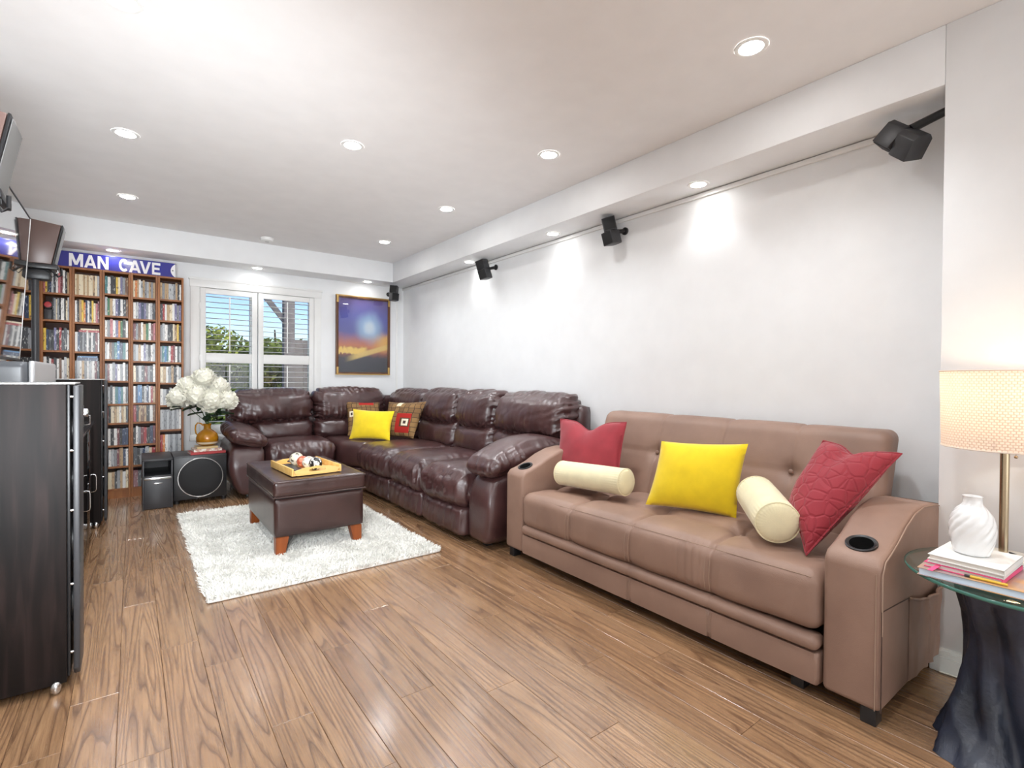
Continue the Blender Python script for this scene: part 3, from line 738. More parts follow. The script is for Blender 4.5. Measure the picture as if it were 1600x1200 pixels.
# seams on the right arm: a line along the top outer edge and the panel seam, and the gathered side pocket
MB().tube([(SX+.004, .5588, .30), (SX+.004, .5588, .49), (1.888, .5588, .526), (1.932, .5588, .540), (2.0, .5588, .566), (2.08, .5588, .606), (2.17, .5588, .636), (2.26, .5588, .645), (2.40, .5588, .634), (2.545, .5588, .607)], .0022, 5).obj('stitching', m_thread, ar)
MB().tube([(SX+.004, .5592, .376), (2.0, .5592, .366), (2.122, .5592, .356)], .002, 5).tube([(SX+.0035, .5592, .06), (SX+.0035, .5592, .376)], .0018, 5).obj('stitching', m_thread_d, ar)
MB().tube([(SX-.0008, .575, z) for z in (.06, .2, .35, .49)], .0016, 5).obj('stitching', m_thread, ar)
pv = []; pf = []; NX, NZ = 40, 14
for i in range(NX+1):
    for j in range(NZ+1):
        u, v = i/NX, j/NZ; x = 2.12+.405*u; z = .07+(.286-.026*math.sin(PI*min(1, u*1.1))**.8-.012*u)*v
        pv.append((x, .5585-.016*math.sin(PI*min(1, max(0, u)))**.5*(.4+.6*v)-.012*fold(u*17+1.5*noise.noise(V((u*4, v*2, 0)))+v*.6)*math.sin(PI*u), z))
for i in range(NX):
    for j in range(NZ): k = i*(NZ+1)+j; pf.append((k, k+NZ+1, k+NZ+2, k+1))
mb = MB(); mb.raw(pv, pf); mb.tube([V(pv[i*(NZ+1)+NZ]) for i in range(NX+1)], .005, 6); mb.obj('side_pocket', m_suede, ar, True, 180)

SY = (1.96, 1.553, 1.142)
def gauss(d, s): return math.exp(-(d/s)**2)
def seat_d(p, nn, u):
    up = max(0, nn.z); fr = max(0, -nn.x); w_ = up+fr; d = 0
    for y in SY: d -= .009*gauss(p.y-y, .010)*w_+.010*gauss(p.y-y, .05)*w_
    d -= up*(.008*gauss(p.x-2.10, .010)+.012*gauss(p.x-2.10, .06))
    for y in SY: d -= up*.026*math.exp(-((p.x-2.10)**2+(p.y-y)**2)/.0016)
    d += .003*nz(p, 6)
    d -= fr*.010*fold((p.y-1.185)*95)*gauss(p.y-1.225, .055)*(1 if p.z > .25 else .4)     # pucker beside the right-hand seam
    d += .0035*fr*fold(p.y*26+3*nz(p, 4))*gauss(p.z-.32, .08)
    return d
def seat_xf(p, u):
    q = V(p); q.z -= .028*max(0, (q.y-.75)/1.6)*(1 if u[2] > 0 else .6); q.z += .02*max(0, (q.x-1.95)); return q
rbox('seat_cushion', (1.845, .733, .232), (2.45, 2.368, .445), .05, (.02, .0062, .015), m_suede, sb, puff=(.012, 0, .022), disp=seat_d, xf=seat_xf)
for y in SY:
    for dy in (-.011, .011):
        pts = []
        for k in range(9): pts.append((1.8405-.010*math.sin(PI*k/8)*(1-abs((y-1.55)/.85)**2), y+dy, .262+k*.0165-.028*(y-.75)/1.6))
        MB().tube(pts, .0014, 4).obj('stitching', m_thread, sb)
pts = [(1.8535, y, .424-.028*(y-.75)/1.6+.006*math.sin(PI*(y-.74)/1.62)) for y in [.76+.04*i for i in range(41)]]
MB().tube(pts, .0014, 4).obj('stitching', m_thread, sb)
for y in SY: MB().ball((2.10, y, .4295-.028*(y-.75)/1.6), .011, (1, 1, .5)).obj('button', m_suede, sb)
# drawer front with its rolled top
def roll_d(p, nn, u):
    return -sum(.004*gauss(p.y-y, .007) for y in SY[1:])
rbox('drawer_roll', (1.838, .735, .172), (1.92, 2.366, .226), .026, (.02, .008, .012), m_suede, sb, disp=roll_d)
rbox('drawer_front', (1.852, .735, .055), (2.3, 2.366, .170), .012, (.05, .008, .03), m_suede, sb, disp=lambda p, n_, u: -sum(.0035*gauss(p.y-y, .006) for y in SY[1:])+.0015*nz(p, 5))
for y in SY[1:]:
    for dy in (-.008, .008): MB().tube([(1.8505, y+dy, .065), (1.8505, y+dy, .16)], .0012, 4).obj('stitching', m_thread, sb)
# backrest
BY = (1.85, 1.46, 1.10)
def back_d(p, nn, u):
    fr = max(0, -nn.x)+max(0, nn.z); d = 0
    for y in BY: d -= fr*(.007*gauss(p.y-y, .009)+.0025*gauss(p.y-y, .05))
    d -= max(0, -nn.x)*(.005*gauss(p.z-.67, .009)+.006*gauss(p.z-.67, .06))
    for y in BY: d -= max(0, -nn.x)*.022*math.exp(-((p.z-.67)**2+(p.y-y)**2)/.0014)
    return d+.002*nz(p, 6)
rbox('backrest', (2.34, .735, .40), (2.49, 2.318, .885), .042, (.02, .0075, .014), m_suede, sb, puff=(.014, 0, .002), disp=back_d, xf=lambda p, u: V((p.x+(p.z-.40)*.36, p.y, p.z)))
for y in BY:
    MB().ball((2.34+.27*.36+.012, y, .67), .012, (.5, 1, 1)).obj('button', m_suede, sb)
box('plinth', (1.93, .62, .035), (2.5, 2.48, .075), m_blackmatt, sb)
for (x, y) in ((1.875, .575), (1.875, 2.47), (2.48, .58), (2.48, 2.47), (1.90, .80)):
    box('leg', (x, y, 0), (x+.055, y+.045, .06), m_black, sb, .004)

gs = 'throw pillows on the sofa bed'
a1, i1 = pillow('throw_pillow', (2.18, 2.42, .45), (2.22, 1.945, .49), (2.335, 1.985, .84), (2.295, 2.515, .825), .14, m_red, 'plain red velvet pillow behind the cream bolster at the left end of the sofa bed', gs, chop=.30, seed=11, bow=.05)
pillow_edge(a1, i1, m_red, .004)
a2, i2 = pillow('throw_pillow', (2.10, 1.655, .455), (2.22, 1.235, .46), (2.28, 1.215, .80), (2.20, 1.635, .775), .135, m_yellow, 'large bright yellow lumbar pillow in the middle of the sofa bed', gs, seed=13, bow=.05, wr=.004)
a3, i3 = pillow('throw_pillow', (2.13, .965, .60), (1.975, .83, .455), (2.255, .625, .83), (2.30, .905, .845), .15, m_quilt, 'quilted red pillow leaning on the near arm of the sofa bed', gs, chop=.16, seed=17, bow=.05)
pillow_edge(a3, i3, m_quilt, .004)
def bolster(a, b, r, label):
    a, b = V(a), V(b); L = (b-a).length; t = thing('bolster_pillow', label, 'pillow', (a+b)/2-V((0, 0, r)), 'cream bolsters on the sofa bed')
    mtx = Matrix.Translation(a) @ (b-a).to_track_quat('Z', 'Y').to_matrix().to_4x4()
    prof = [(0, -.006), (r*.45, -.005), (r*.8, .000), (r*.95, .008), (r*1.0, .022)]
    for i in range(1, 16): prof.append((r*(1+.012*math.sin(PI*i/16)), .022+(L-.044)*i/16))
    prof += [(r, L-.022), (r*.95, L-.008), (r*.8, L), (r*.45, L+.005), (0, L+.006)]
    def mod(rr, z, an):
        e = min(z, L-z); return rr*(1+.018*math.exp(-max(0, e-.004)/.035)*math.sin(an*34)*(1 if e > .001 else .3)+.01*noise.noise(V((math.cos(an)*2, math.sin(an)*2, z*9))))
    MB().lathe(prof, (0, 0, 0), 136, mtx=mtx, cap=False, mod=mod).obj('cover', m_cream, t, True, 80)
    for z in (.010, L-.010):
        MB().tube([mtx @ V((r*.975*math.cos(2*PI*i/48), r*.975*math.sin(2*PI*i/48), z)) for i in range(48)], .0035, 6, True).obj('piping', m_cream, t)
bolster((2.085, 2.275, .525), (2.10, 1.775, .548), .072, 'cream bolster lying in front of the red pillow at the left end')
bolster((2.235, 1.155, .588), (1.975, .93, .548), .082, 'cream bolster pointing at the camera between the yellow and quilted red pillows')

# ------------------------------------------------------------------ glass side table and what stands on it
TC = V((2.055, .275)); TZ = .53
st = thing('side_table', 'round glass side table on a dark carved driftwood pedestal beside the sofa bed', 'table', (TC.x, TC.y, 0))
MB().lathe([(0, TZ-.011), (.268, TZ-.011), (.272, TZ-.008), (.272, TZ-.003), (.268, TZ), (0, TZ)], (TC.x, TC.y, 0), 96, cap=False).obj('glass_top', m_tableglass, st)
MB().lathe([(.2712, TZ-.0105), (.2735, TZ-.0075), (.2735, TZ-.0035), (.2712, TZ-.0005)], (TC.x, TC.y, 0), 96, cap=False).obj('glass_rim', m_glassedge, st)
pv = []; pf = []; NA, NZ = 120, 70
for j in range(NZ+1):
    t = j/NZ; z = .001+(TZ-.013)*t
    base = .125+.040*(1-t)**3+.055*max(0, t-.72)*1.2-.030*math.sin(PI*t)
    for i in range(NA):
        a = 2*PI*i/NA; tw = a+1.5*t
        r = base*(1+.13*math.sin(3*tw+.7)+.10*math.sin(5*tw-2.2*t*3+1.3)+.07*math.sin(9*a+5*t)+.12*(1-2*abs(noise.noise(V((math.cos(tw)*1.6, math.sin(tw)*1.6, z*2.2+3)))))+.09*noise.noise(V((math.cos(a)*2.2, math.sin(a)*2.2, z*7)))+.03*noise.noise(V((math.cos(a)*7, math.sin(a)*7, z*16))))
        r *= 1+.5*max(0, .16-t)*abs(math.sin(2.5*a+.4))*4*.35
        pv.append((TC.x-.0+r*math.cos(a)+.03*math.sin(2.2*t+.4)-.02, TC.y+r*math.sin(a)+.02*math.sin(3*t), z))
for j in range(NZ):
    for i in range(NA): k = j*NA; pf.append((k+i, k+(i+1) % NA, k+NA+(i+1) % NA, k+NA+i))
pf.append(tuple(range(NA))[::-1]); pf.append(tuple(NZ*NA+i for i in range(NA)))
m_drift = M('dark_driftwood', lin(44, 49, 64), .36, var=.55, vscale=7., bump=.5, bscale=55.)
mb = MB(); mb.raw(pv, pf); mb.obj('pedestal', m_drift, st, True, 60)

gk = 'books stacked on the glass table'
m_page = M('book_pages', lin(236, 232, 224), .8, bump=.3, bscale=300., stretch=(1, 1, 8))
def book(name, label, lo, hi, mcov, cat='book', group=gk, mpage=None, spine='-x', mtx=None, over=.004, tc=.0022):
    c = V(((lo[0]+hi[0])/2, (lo[1]+hi[1])/2, lo[2])); wc = (mtx @ c) if mtx else c
    t = thing(name, label, cat, wc, group)
    m = MB().box(lo, (hi[0], hi[1], lo[2]+tc), .0006, 1, mtx).box((lo[0], lo[1], hi[2]-tc), hi, .0008, 1, mtx)
    sp = {'-x': ((lo[0], lo[1], lo[2]), (lo[0]+tc, hi[1], hi[2])), '+y': ((lo[0], hi[1]-tc, lo[2]), (hi[0], hi[1], hi[2])), '-y': ((lo[0], lo[1], lo[2]), (hi[0], lo[1]+tc, hi[2])), '+x': ((hi[0]-tc, lo[1], lo[2]), hi)}[spine]
    m.box(sp[0], sp[1], .0008, 1, mtx); m.obj('cover', mcov, t)
    q0 = [lo[0]+over, lo[1]+over, lo[2]+tc]; q1 = [hi[0]-over, hi[1]-over, hi[2]-tc]
    i, s = {'-x': (0, 0), '+y': (1, 1), '-y': (1, 0), '+x': (0, 1)}[spine]
    if s: q1[i] = hi[i]-tc
    else: q0[i] = lo[i]+tc
    MB().box(q0, q1, 0, 1, mtx).obj('pages', mpage or m_page, t)
    return t
def cover_mat(name, c1, c2, sc_=9.):
    m, n, b = base_mat(name); c = coords(n, 'Object'); z = N(n, 'ShaderNodeTexNoise', Scale=sc_, Detail=3.); n.links.new(c, z.inputs['Vector'])
    r = ramp(n, [(.42, c1), (.58, c2)]); n.links.new(z.outputs['Fac'], r.inputs[0]); n.links.new(r.outputs[0], b.inputs['Base Color']); b.inputs['Roughness'].default_value = .35; return m
BM = Matrix.Translation((1.965, .355, 0)) @ Matrix.Rotation(math.radians(1), 4, 'Z')
z0 = TZ+.0005
book('book', 'largest book, orange and grey cover, at the bottom of the glass table stack', (-.125, -.115, z0), (.125, .115, z0+.022), cover_mat('orange_photo_cover', lin(206, 160, 110), lin(170, 150, 150)), spine='+x', mtx=BM, mpage=M('blue_white_pages', lin(206, 222, 238), .7))
BM2 = Matrix.Translation((1.955, .365, 0)) @ Matrix.Rotation(math.radians(-3), 4, 'Z')
pk = book('notebook', 'white notebook with pink covers and ribbon in the middle of the glass table stack', (-.098, -.082, z0+.0225), (.105, .088, z0+.0365), M('pink_cover', lin(232, 76, 130), .45), 'notebook', spine='-y', mtx=BM2)
rib = MB(); P0 = [BM2 @ V(p) for p in ((-.09, .055, z0+.031), (-.104, .056, z0+.031), (-.113, .060, z0+.027), (-.130, .064, z0+.0225))]
vs = []
for p in P0: vs += [p+V((0, -.006, 0)), p+V((0, .006, 0))]
vs += [p+V((-.0006, 0, .0012)) for p in vs]
rib.raw(vs, [(0, 2, 3, 1), (2, 4, 5, 3), (4, 6, 7, 5), (8, 9, 11, 10), (10, 11, 13, 12), (12, 13, 15, 14)]); rib.obj('ribbon', M('pink_ribbon', lin(240, 90, 140), .6), pk)
BM3 = Matrix.Translation((1.958, .362, 0)) @ Matrix.Rotation(math.radians(-2), 4, 'Z')
book('book', 'white book directly under the white vase', (-.098, -.08, z0+.037), (.102, .085, z0+.0465), M('white_cover_low', lin(224, 222, 220), .4), spine='-y', mtx=BM3)
book('book', 'thick white book on top of the glass table stack under the vase', (-.10, -.082, z0+.047), (.10, .084, z0+.062), M('white_cover', lin(242, 241, 238), .35), spine='-y', mtx=BM3)
pnx = thing('yellow_stripe', 'slim yellow marker printed along the front edge of the orange book', 'stripe', BM @ V((-.112, -.03, z0+.0225)))  # yellow band printed on the book cover, built as a thin rod
MB().tube([BM @ V((-.112, -.075, z0+.0265)), BM @ V((-.112, .0, z0+.0265))], .0038, 10).obj('stripe_body', M('stripe_yellow', lin(226, 188, 66), .4), pnx)
MB().tube([BM @ V((-.112, .0, z0+.0265)), BM @ V((-.112, .012, z0+.0265))], .0035, 10).obj('cap', m_charcoal, pnx)  # dark end piece of the printed band
vz = z0+.0625; VC = V((1.965, .372, vz))
vt = thing('ribbed_vase', 'white ceramic bottle vase with swirling ribs on top of the books', 'vase', VC)
vp = [(.0, 0), (.036, 0), (.041, .004), (.0465, .025), (.0515, .05), (.0525, .075), (.0505, .095), (.044, .116), (.034, .132), (.0255, .141), (.0225, .148), (.0215, .158), (.0225, .166), (.0235, .168), (.0205, .168), (.0185, .163), (.0185, .12), (0, .11)]
def vmod(r, z, a):
    if z < .002 or z > .16: return r
    k = math.sin(PI*min(1, z/.165))**.6
    return r*(1+.085*k*(abs(math.sin(6*(a-2.6*(z/.165)**1.2)))**.8-.6)) if r > .019 else r
prof = []
for (p, q) in zip(vp, vp[1:]):
    for i in range(4): prof.append((p[0]+(q[0]-p[0])*i/4, p[1]+(q[1]-p[1])*i/4))
prof.append(vp[-1])
MB().lathe(prof, VC, 112, cap=False, mod=vmod).obj('body', M('white_glaze', lin(240, 240, 240), .18, coat=.5), vt, True, 80)

LP = V((2.222, .345, TZ))
lt = thing('table_lamp', 'table lamp with a quilted drum shade and slim metal pole on the glass table', 'lamp', LP)
MB().lathe([(0, .0005), (.074, .0005), (.078, .003), (.078, .012), (.073, .016), (.016, .019), (.012, .024), (0, .024)], LP, 48, cap=False).obj('base', M('lamp_base', lin(226, 222, 212), .3), lt)
m_pole = M('satin_nickel', lin(186, 168, 140), .24, 1.)
MB().lathe([(.0115, .02), (.0115, .36)], LP, 24).lathe([(.014, .355), (.016, .36), (.016, .42), (.012, .43)], LP, 20).obj('pole', m_pole, lt)
def shade_mat():
    m, n, b = base_mat('quilted_shade'); n.nodes.remove(b)
    tc = N(n, 'ShaderNodeTexCoord'); mp = N(n, 'ShaderNodeMapping'); mp.inputs['Scale'].default_value = (84, 30, 1); n.links.new(tc.outputs['UV'], mp.inputs[0])
    br = N(n, 'ShaderNodeTexBrick', Scale=1.); br.offset = .5; n.links.new(mp.outputs[0], br.inputs['Vector'])
    br.inputs['Color1'].default_value = lin(252, 240, 232); br.inputs['Color2'].default_value = lin(248, 236, 226); br.inputs['Mortar'].default_value = lin(232, 212, 200)
    br.inputs['Mortar Size'].default_value = .16; br.inputs['Mortar Smooth'].default_value = .8; br.inputs['Brick Width'].default_value = 1.; br.inputs['Row Height'].default_value = 1.
    bp = N(n, 'ShaderNodeBump', Strength=.7, Distance=.004); n.links.new(br.outputs['Fac'], bp.inputs['Height']); bp.invert = True
    d = N(n, 'ShaderNodeBsdfDiffuse'); tl = N(n, 'ShaderNodeBsdfTranslucent'); x = N(n, 'ShaderNodeMixShader'); x.inputs[0].default_value = .45
    for q in (d, tl): n.links.new(br.outputs['Color'], q.inputs['Color']); n.links.new(bp.outputs[0], q.inputs['Normal'])
    n.links.new(d.outputs[0], x.inputs[1]); n.links.new(tl.outputs[0], x.inputs[2]); n.links.new(x.outputs[0], n.nodes['Material Output'].inputs[0]); return m
sh = MB(); KA, KZ = 96, 16; SR0, SR1, SZ0, SZ1 = .156, .163, .355, .60; vs = []; fs = []
for j in range(KZ+1):
    for i in range(KA): a = 2*PI*i/KA; r = SR0+(SR1-SR0)*j/KZ; vs.append((LP.x+r*math.cos(a), LP.y+r*math.sin(a), LP.z+SZ0+(SZ1-SZ0)*j/KZ))
for j in range(KZ):
    for i in range(KA): fs.append((j*KA+i, j*KA+(i+1) % KA, (j+1)*KA+(i+1) % KA, (j+1)*KA+i))
sh.raw(vs, fs); uvl = sh.bm.loops.layers.uv.new('UVMap')
for f in sh.bm.faces:
    an = [math.atan2(l.vert.co.y-LP.y, l.vert.co.x-LP.x)/(2*PI) for l in f.loops]
    for l, a in zip(f.loops, an):
        if max(an)-min(an) > .5 and a < 0: a += 1
        l[uvl].uv = (a, (l.vert.co.z-LP.z-SZ0)/(SZ1-SZ0))
sh.obj('shade', shade_mat(), lt)
for zz, r in ((SZ0, SR0), (SZ1, SR1)): MB().tube([(LP.x+r*math.cos(2*PI*i/72), LP.y+r*math.sin(2*PI*i/72), LP.z+zz) for i in range(72)], .0025, 6, True).obj('shade_hem', M('hem', lin(236, 222, 208), .8), lt)
MB().tube([(LP.x-SR0, LP.y, LP.z+SZ0+.03), (LP.x, LP.y, LP.z+SZ0+.05), (LP.x+SR0, LP.y, LP.z+SZ0+.03)], .002, 5).obj('spider', m_pole, lt)
MB().ball(LP+V((0, 0, .475)), .03, u=16, v=10).obj('bulb', emit('bulb_glow', (1, .70, .38, 1), 4.), lt)
MB().tube([LP+V((.035, -.02, .40)), LP+V((.036, -.02, .33))], .0012, 5).ball(LP+V((.036, -.02, .325)), .005).obj('pull_chain', m_pole, lt)
ld = bpy.data.lights.new('bulb_light', 'POINT'); ld.energy = LAMP_W; ld.color = (1, .74, .46); ld.shadow_soft_size = .035
lo_ = bpy.data.objects.new('bulb_light', ld); COL.objects.link(lo_); lo_.parent = lt; lo_.location = (0, 0, .54-.0)
MB().tube([LP+V((.012, -.012, .022)), LP+V((.04, -.04, .010)), LP+V((.08, -.075, .012)), LP+V((.12, -.10, .0035)), LP+V((.15, -.19, .0035))], .0028, 6).obj('cord', m_black, lt)
cp = [(2.425, .545, .006), (2.43, .49, .006), (2.425, .40, .006), (2.42, .3, .006), (2.425, .1, .006), (2.43, -.3, .006)]
c = MB().tube(cp, .003, 6).obj('floor_cable', M('white_cable', lin(232, 226, 214), .5)); tag(c, 'thin white cable lying on the floor along the right skirting board', 'cable')
# ------------------------------------------------------------------ bookcases, sign, books and disc cases
BF, BBK = 5.71, 5.885
ROWS = {0: [1.79, 1.56, 1.31, 1.06, .8, .55, .3], 1: [1.788, 1.561, 1.304, 1.055, .80, .55, .30], 2: [1.785, 1.553, 1.299, 1.053, .80, .55, .30],
        3: [1.818, 1.625, 1.435, 1.239, 1.048, .843, .672, .472, .284], 4: [1.806, 1.611, 1.420, 1.228, 1.038, .848, .676, .474, .284], 5: [1.809, 1.612, 1.421, 1.223, 1.031, .821, .593, .36]}
BLAB = {0: 'narrow walnut bookcase in the left corner, half hidden behind the television', 1: 'narrow walnut bookcase of books, fifth from the window', 2: 'narrow walnut bookcase of books, fourth from the window',
        3: 'narrow walnut bookcase of disc cases, third from the window', 4: 'narrow walnut bookcase of disc cases, second from the window', 5: 'narrow walnut bookcase of disc cases standing nearest the window'}
BX = {c: -.815+.2003*c for c in range(6)}
def bookcase(c):
    x0 = BX[c]+.0006; x1 = BX[c]+.1997; t = thing('narrow_bookcase', BLAB[c], 'bookcase', ((x0+x1)/2, (BF+BBK)/2, 0), 'row of narrow bookcases')
    for a in (x0, x1-.0165): box('side_panel', (a, BF, 0), (a+.0165, BBK, 2.02), m_shelf, t, .0012, 1)
    a, b = x0+.0165, x1-.0165
    box('top_panel', (a, BF+.001, 2.003), (b, BBK, 2.02), m_shelf, t)
    box('back_panel', (a, BBK-.006, .05), (b, BBK-.002, 2.003), m_shelf_in, t)
    box('plinth', (a, BF+.006, 0), (b, BF+.022, .068), m_shelf, t)
    me = MB().box((a-(a+b)/2, BF+.003, -.016), (b-(a+b)/2, BBK-.007, 0)); 
    mm = bpy.data.meshes.new('shelf'); me.bm.to_mesh(mm); me.bm.free(); mm.materials.append(m_shelf)
    for z in ROWS[c]+[.084]:
        o = bpy.data.objects.new('shelf', mm); COL.objects.link(o); o.parent = t; o.location = (0, -(BF+BBK)/2, z)
    return t
for c in range(6): bookcase(c)

def spine_mat(name, base, ink, thr=.615):
    m, n, b = base_mat(name)
    g = N(n, 'ShaderNodeNewGeometry'); oi = N(n, 'ShaderNodeObjectInfo'); sc_ = N(n, 'ShaderNodeVectorMath', _operation='SCALE'); sc_.inputs['Scale'].default_value = 23.
    cb = N(n, 'ShaderNodeCombineXYZ')
    for i in range(3): n.links.new(oi.outputs['Random'], cb.inputs[i])
    n.links.new(cb.outputs[0], sc_.inputs[0]); ad = N(n, 'ShaderNodeVectorMath', _operation='ADD'); n.links.new(g.outputs['Position'], ad.inputs[0]); n.links.new(sc_.outputs[0], ad.inputs[1])
    mp = N(n, 'ShaderNodeMapping'); mp.inputs['Scale'].default_value = (110, 20, 26); n.links.new(ad.outputs[0], mp.inputs[0])
    z = N(n, 'ShaderNodeTexNoise', Scale=1., Detail=3., Roughness=.6); n.links.new(mp.outputs[0], z.inputs['Vector'])
    r = ramp(n, [(thr-.02, base), (thr+.02, ink)]); n.links.new(z.outputs['Fac'], r.inputs[0]); n.links.new(r.outputs[0], b.inputs['Base Color']); b.inputs['Roughness'].default_value = .3
    return m
W_ = lin(232, 230, 226); K_ = lin(24, 24, 28)
PAL = {'black': (lin(26, 26, 30), lin(190, 186, 180)), 'charcoal': (lin(62, 64, 70), lin(200, 200, 196)), 'grey': (lin(140, 142, 146), lin(60, 60, 66)), 'silver': (lin(186, 188, 190), lin(96, 98, 104)),
       'white': (lin(232, 230, 226), lin(120, 110, 106)), 'cream': (lin(228, 214, 184), lin(120, 84, 60)), 'tan': (lin(186, 156, 118), lin(72, 54, 44)), 'brown': (lin(112, 76, 52), lin(214, 190, 150)),
       'red': (lin(160, 42, 46), lin(230, 214, 200)), 'burgundy': (lin(110, 44, 52), lin(206, 190, 180)), 'navy': (lin(38, 52, 84), lin(190, 200, 216)), 'blue': (lin(70, 122, 172), lin(214, 226, 236)),
       'teal': (lin(58, 118, 122), lin(206, 222, 218)), 'green': (lin(52, 112, 76), lin(222, 222, 180)), 'yellow': (lin(226, 190, 70), lin(120, 80, 40)), 'orange': (lin(214, 128, 58), lin(240, 220, 190)), 'pink': (lin(196, 120, 124), lin(90, 50, 56)), 'violet': (lin(116, 112, 148), lin(220, 220, 232))}
SM = {k: spine_mat('spine_'+k, *v) for k, v in PAL.items()}
def unit_case(nm):
    mb = MB().box((-.5, 0, 0), (.5, 1, 1)); me = bpy.data.meshes.new(nm); mb.bm.to_mesh(me); mb.bm.free(); me.materials.append(SM['black']); return me
me_case = unit_case('disc_case'); me_book = unit_case('shelved_book')
PALROW = {(1, 0): 'pink yellow charcoal navy silver charcoal white pink burgundy white black tan', (1, 1): 'charcoal grey cream grey black white white black cream silver', (1, 2): 'yellow navy charcoal black violet black red charcoal charcoal white', (1, 3): 'white black white red black white brown white silver cream', (1, 4): 'grey white',
          (2, 0): 'cream tan cream cream tan cream tan cream cream tan cream silver', (2, 1): 'white black tan yellow orange navy white black yellow cream pink burgundy', (2, 2): 'white navy black grey charcoal white black white charcoal burgundy white', (2, 3): 'grey silver white tan grey white silver white burgundy black', (0, 0): 'cream tan charcoal cream', (0, 1): 'orange navy yellow white', (0, 2): 'charcoal grey', (0, 3): 'black'}
DEF = {3: ['teal white black black yellow cream violet grey brown', 'silver green tan white violet navy white charcoal brown', 'white grey pink white violet orange green black white', 'silver white brown charcoal teal blue navy teal white', 'charcoal burgundy white grey violet white grey white black', 'navy silver charcoal white teal blue teal white charcoal', 'red black cream tan cream white tan cream charcoal', 'black white black white burgundy black navy navy', 'navy white silver grey burgundy tan navy white', 'black cream tan black grey tan white cream'],
       4: ['cream orange tan white silver tan grey silver tan grey tan', 'white silver violet navy violet grey white silver charcoal', 'burgundy grey brown white tan green white burgundy pink', 'grey silver tan white violet silver charcoal white silver', 'cream black silver charcoal burgundy grey charcoal white', 'white navy blue blue charcoal silver navy white red tan', 'red black tan brown tan black white brown', 'black white grey burgundy red black navy burgundy', 'charcoal black grey navy silver cream red', 'burgundy black charcoal silver black'],
       5: ['tan grey tan tan silver silver grey tan charcoal white', 'charcoal red white tan cream white violet grey violet', 'grey silver white charcoal black cream brown yellow black', 'grey teal blue teal white red burgundy white charcoal silver', 'cream tan white grey tan charcoal white silver', 'white silver charcoal silver white charcoal black', 'silver grey silver grey silver grey silver white', 'red orange white silver grey silver grey silver']}
ORD = ['first', 'second', 'third', 'fourth', 'fifth', 'sixth', 'seventh', 'eighth', 'ninth', 'tenth', 'eleventh', 'twelfth', 'thirteenth', 'fourteenth']
ROWN = ['top', 'second', 'third', 'fourth', 'fifth', 'sixth', 'seventh', 'eighth', 'ninth', 'tenth']
CN = {0: 'corner bookcase', 1: 'bookcase fifth from window', 2: 'bookcase fourth from window', 3: 'bookcase third from window', 4: 'bookcase second from window', 5: 'bookcase nearest window'}
rb = random.Random(3)
def shelf_items(c, row, zb, zt):
    books = c < 3
    if books:
        if (c, row) not in PALROW: return
        seq = PALROW[(c, row)].split()
    else: seq = DEF[c][row].split()
    x0 = BX[c]+.0185; x1 = BX[c]+.1815
    start = x0 if c else x0+.06
    if (c, row) == (1, 1): start = x0+.058
    n_ = len(seq); x = start; top = zt-.016-zb
    wid = []
    for s in seq: wid.append(rb.uniform(.8, 1.25))
    gap = .0006; tot = (x1-start)-gap*n_
    if not books and row in (6, 7) and c == 5: pass
    k = tot/sum(wid)
    for i, s in enumerate(seq):
        w_ = wid[i]*k
        if books: h = min(top-.012, rb.uniform(.168, .196)); d = rb.uniform(.115, .135)
        else: h = min(top-.006, rb.choice((.148, .150, .152, .162 if top > .17 else .150))); d = .13
        if not books and c == 5 and row in (6, 7): h = min(top-.008, .186)
        if c == 2 and row == 0: h = .178
        if c == 2 and row in (2, 3): h = min(h, .168)
        o = bpy.data.objects.new('disc_case' if not books else 'shelved_book', me_book if books else me_case); COL.objects.link(o)
        yf = BF+.012+rb.uniform(0, .010)
        o.location = (x+w_/2, yf, zb+.0003); o.scale = (w_, d, h)
        o.material_slots[0].link = 'OBJECT'; o.material_slots[0].material = SM[s]
        tag(o, '%s %s, %s from left on %s shelf, %s' % (s, 'book' if books else 'disc case', ORD[i], ROWN[row], CN[c]), 'book' if books else 'disc case', 'books on the left bookcases' if books else 'disc cases on the right bookcases')
        x += w_+gap
for c in range(6):
    zs = [2.0195]+ROWS[c]+[.084]
    for r_ in range(len(zs)-1):
        if c >= 3 and r_ >= len(DEF[c]): continue
        shelf_items(c, r_, zs[r_+1], zs[r_])
def flat_book(name, label, x0, x1, z0, z1, s):
    o = bpy.data.objects.new(name, me_book); COL.objects.link(o); o.location = ((x0+x1)/2, BF+.012, z0); o.scale = (x1-x0, .12, z1-z0)
    o.material_slots[0].link = 'OBJECT'; o.material_slots[0].material = SM[s]; tag(o, label, 'book', 'books lying flat on shelved books')
a2 = BX[2]
flat_book('shelved_book', 'red book lying flat on the row of the third shelf, bookcase fourth from window', a2+.045, a2+.18, 1.299+.1685, 1.299+.187, 'red')
flat_book('shelved_book', 'thin cream book lying flat on the red one, bookcase fourth from window', a2+.055, a2+.18, 1.299+.1875, 1.299+.200, 'cream')
flat_book('shelved_book', 'thick navy book lying flat on the fourth shelf row, bookcase fourth from window', a2+.03, a2+.172, 1.053+.1685, 1.053+.196, 'navy')
flat_book('shelved_book', 'thin blue book lying flat on the thick navy one, bookcase fourth from window', a2+.035, a2+.168, 1.053+.1965, 1.053+.208, 'blue')
xo = BX[1]+.046
oo = thing('round_ornament', 'round black and red ornament beside the books on the second shelf, bookcase fifth from window', 'ornament', (xo, BF+.05, 1.561))
MB().box((xo-.026, BF+.03, 1.5615), (xo+.026, BF+.075, 1.65), .004).obj('base', m_charcoal, oo)
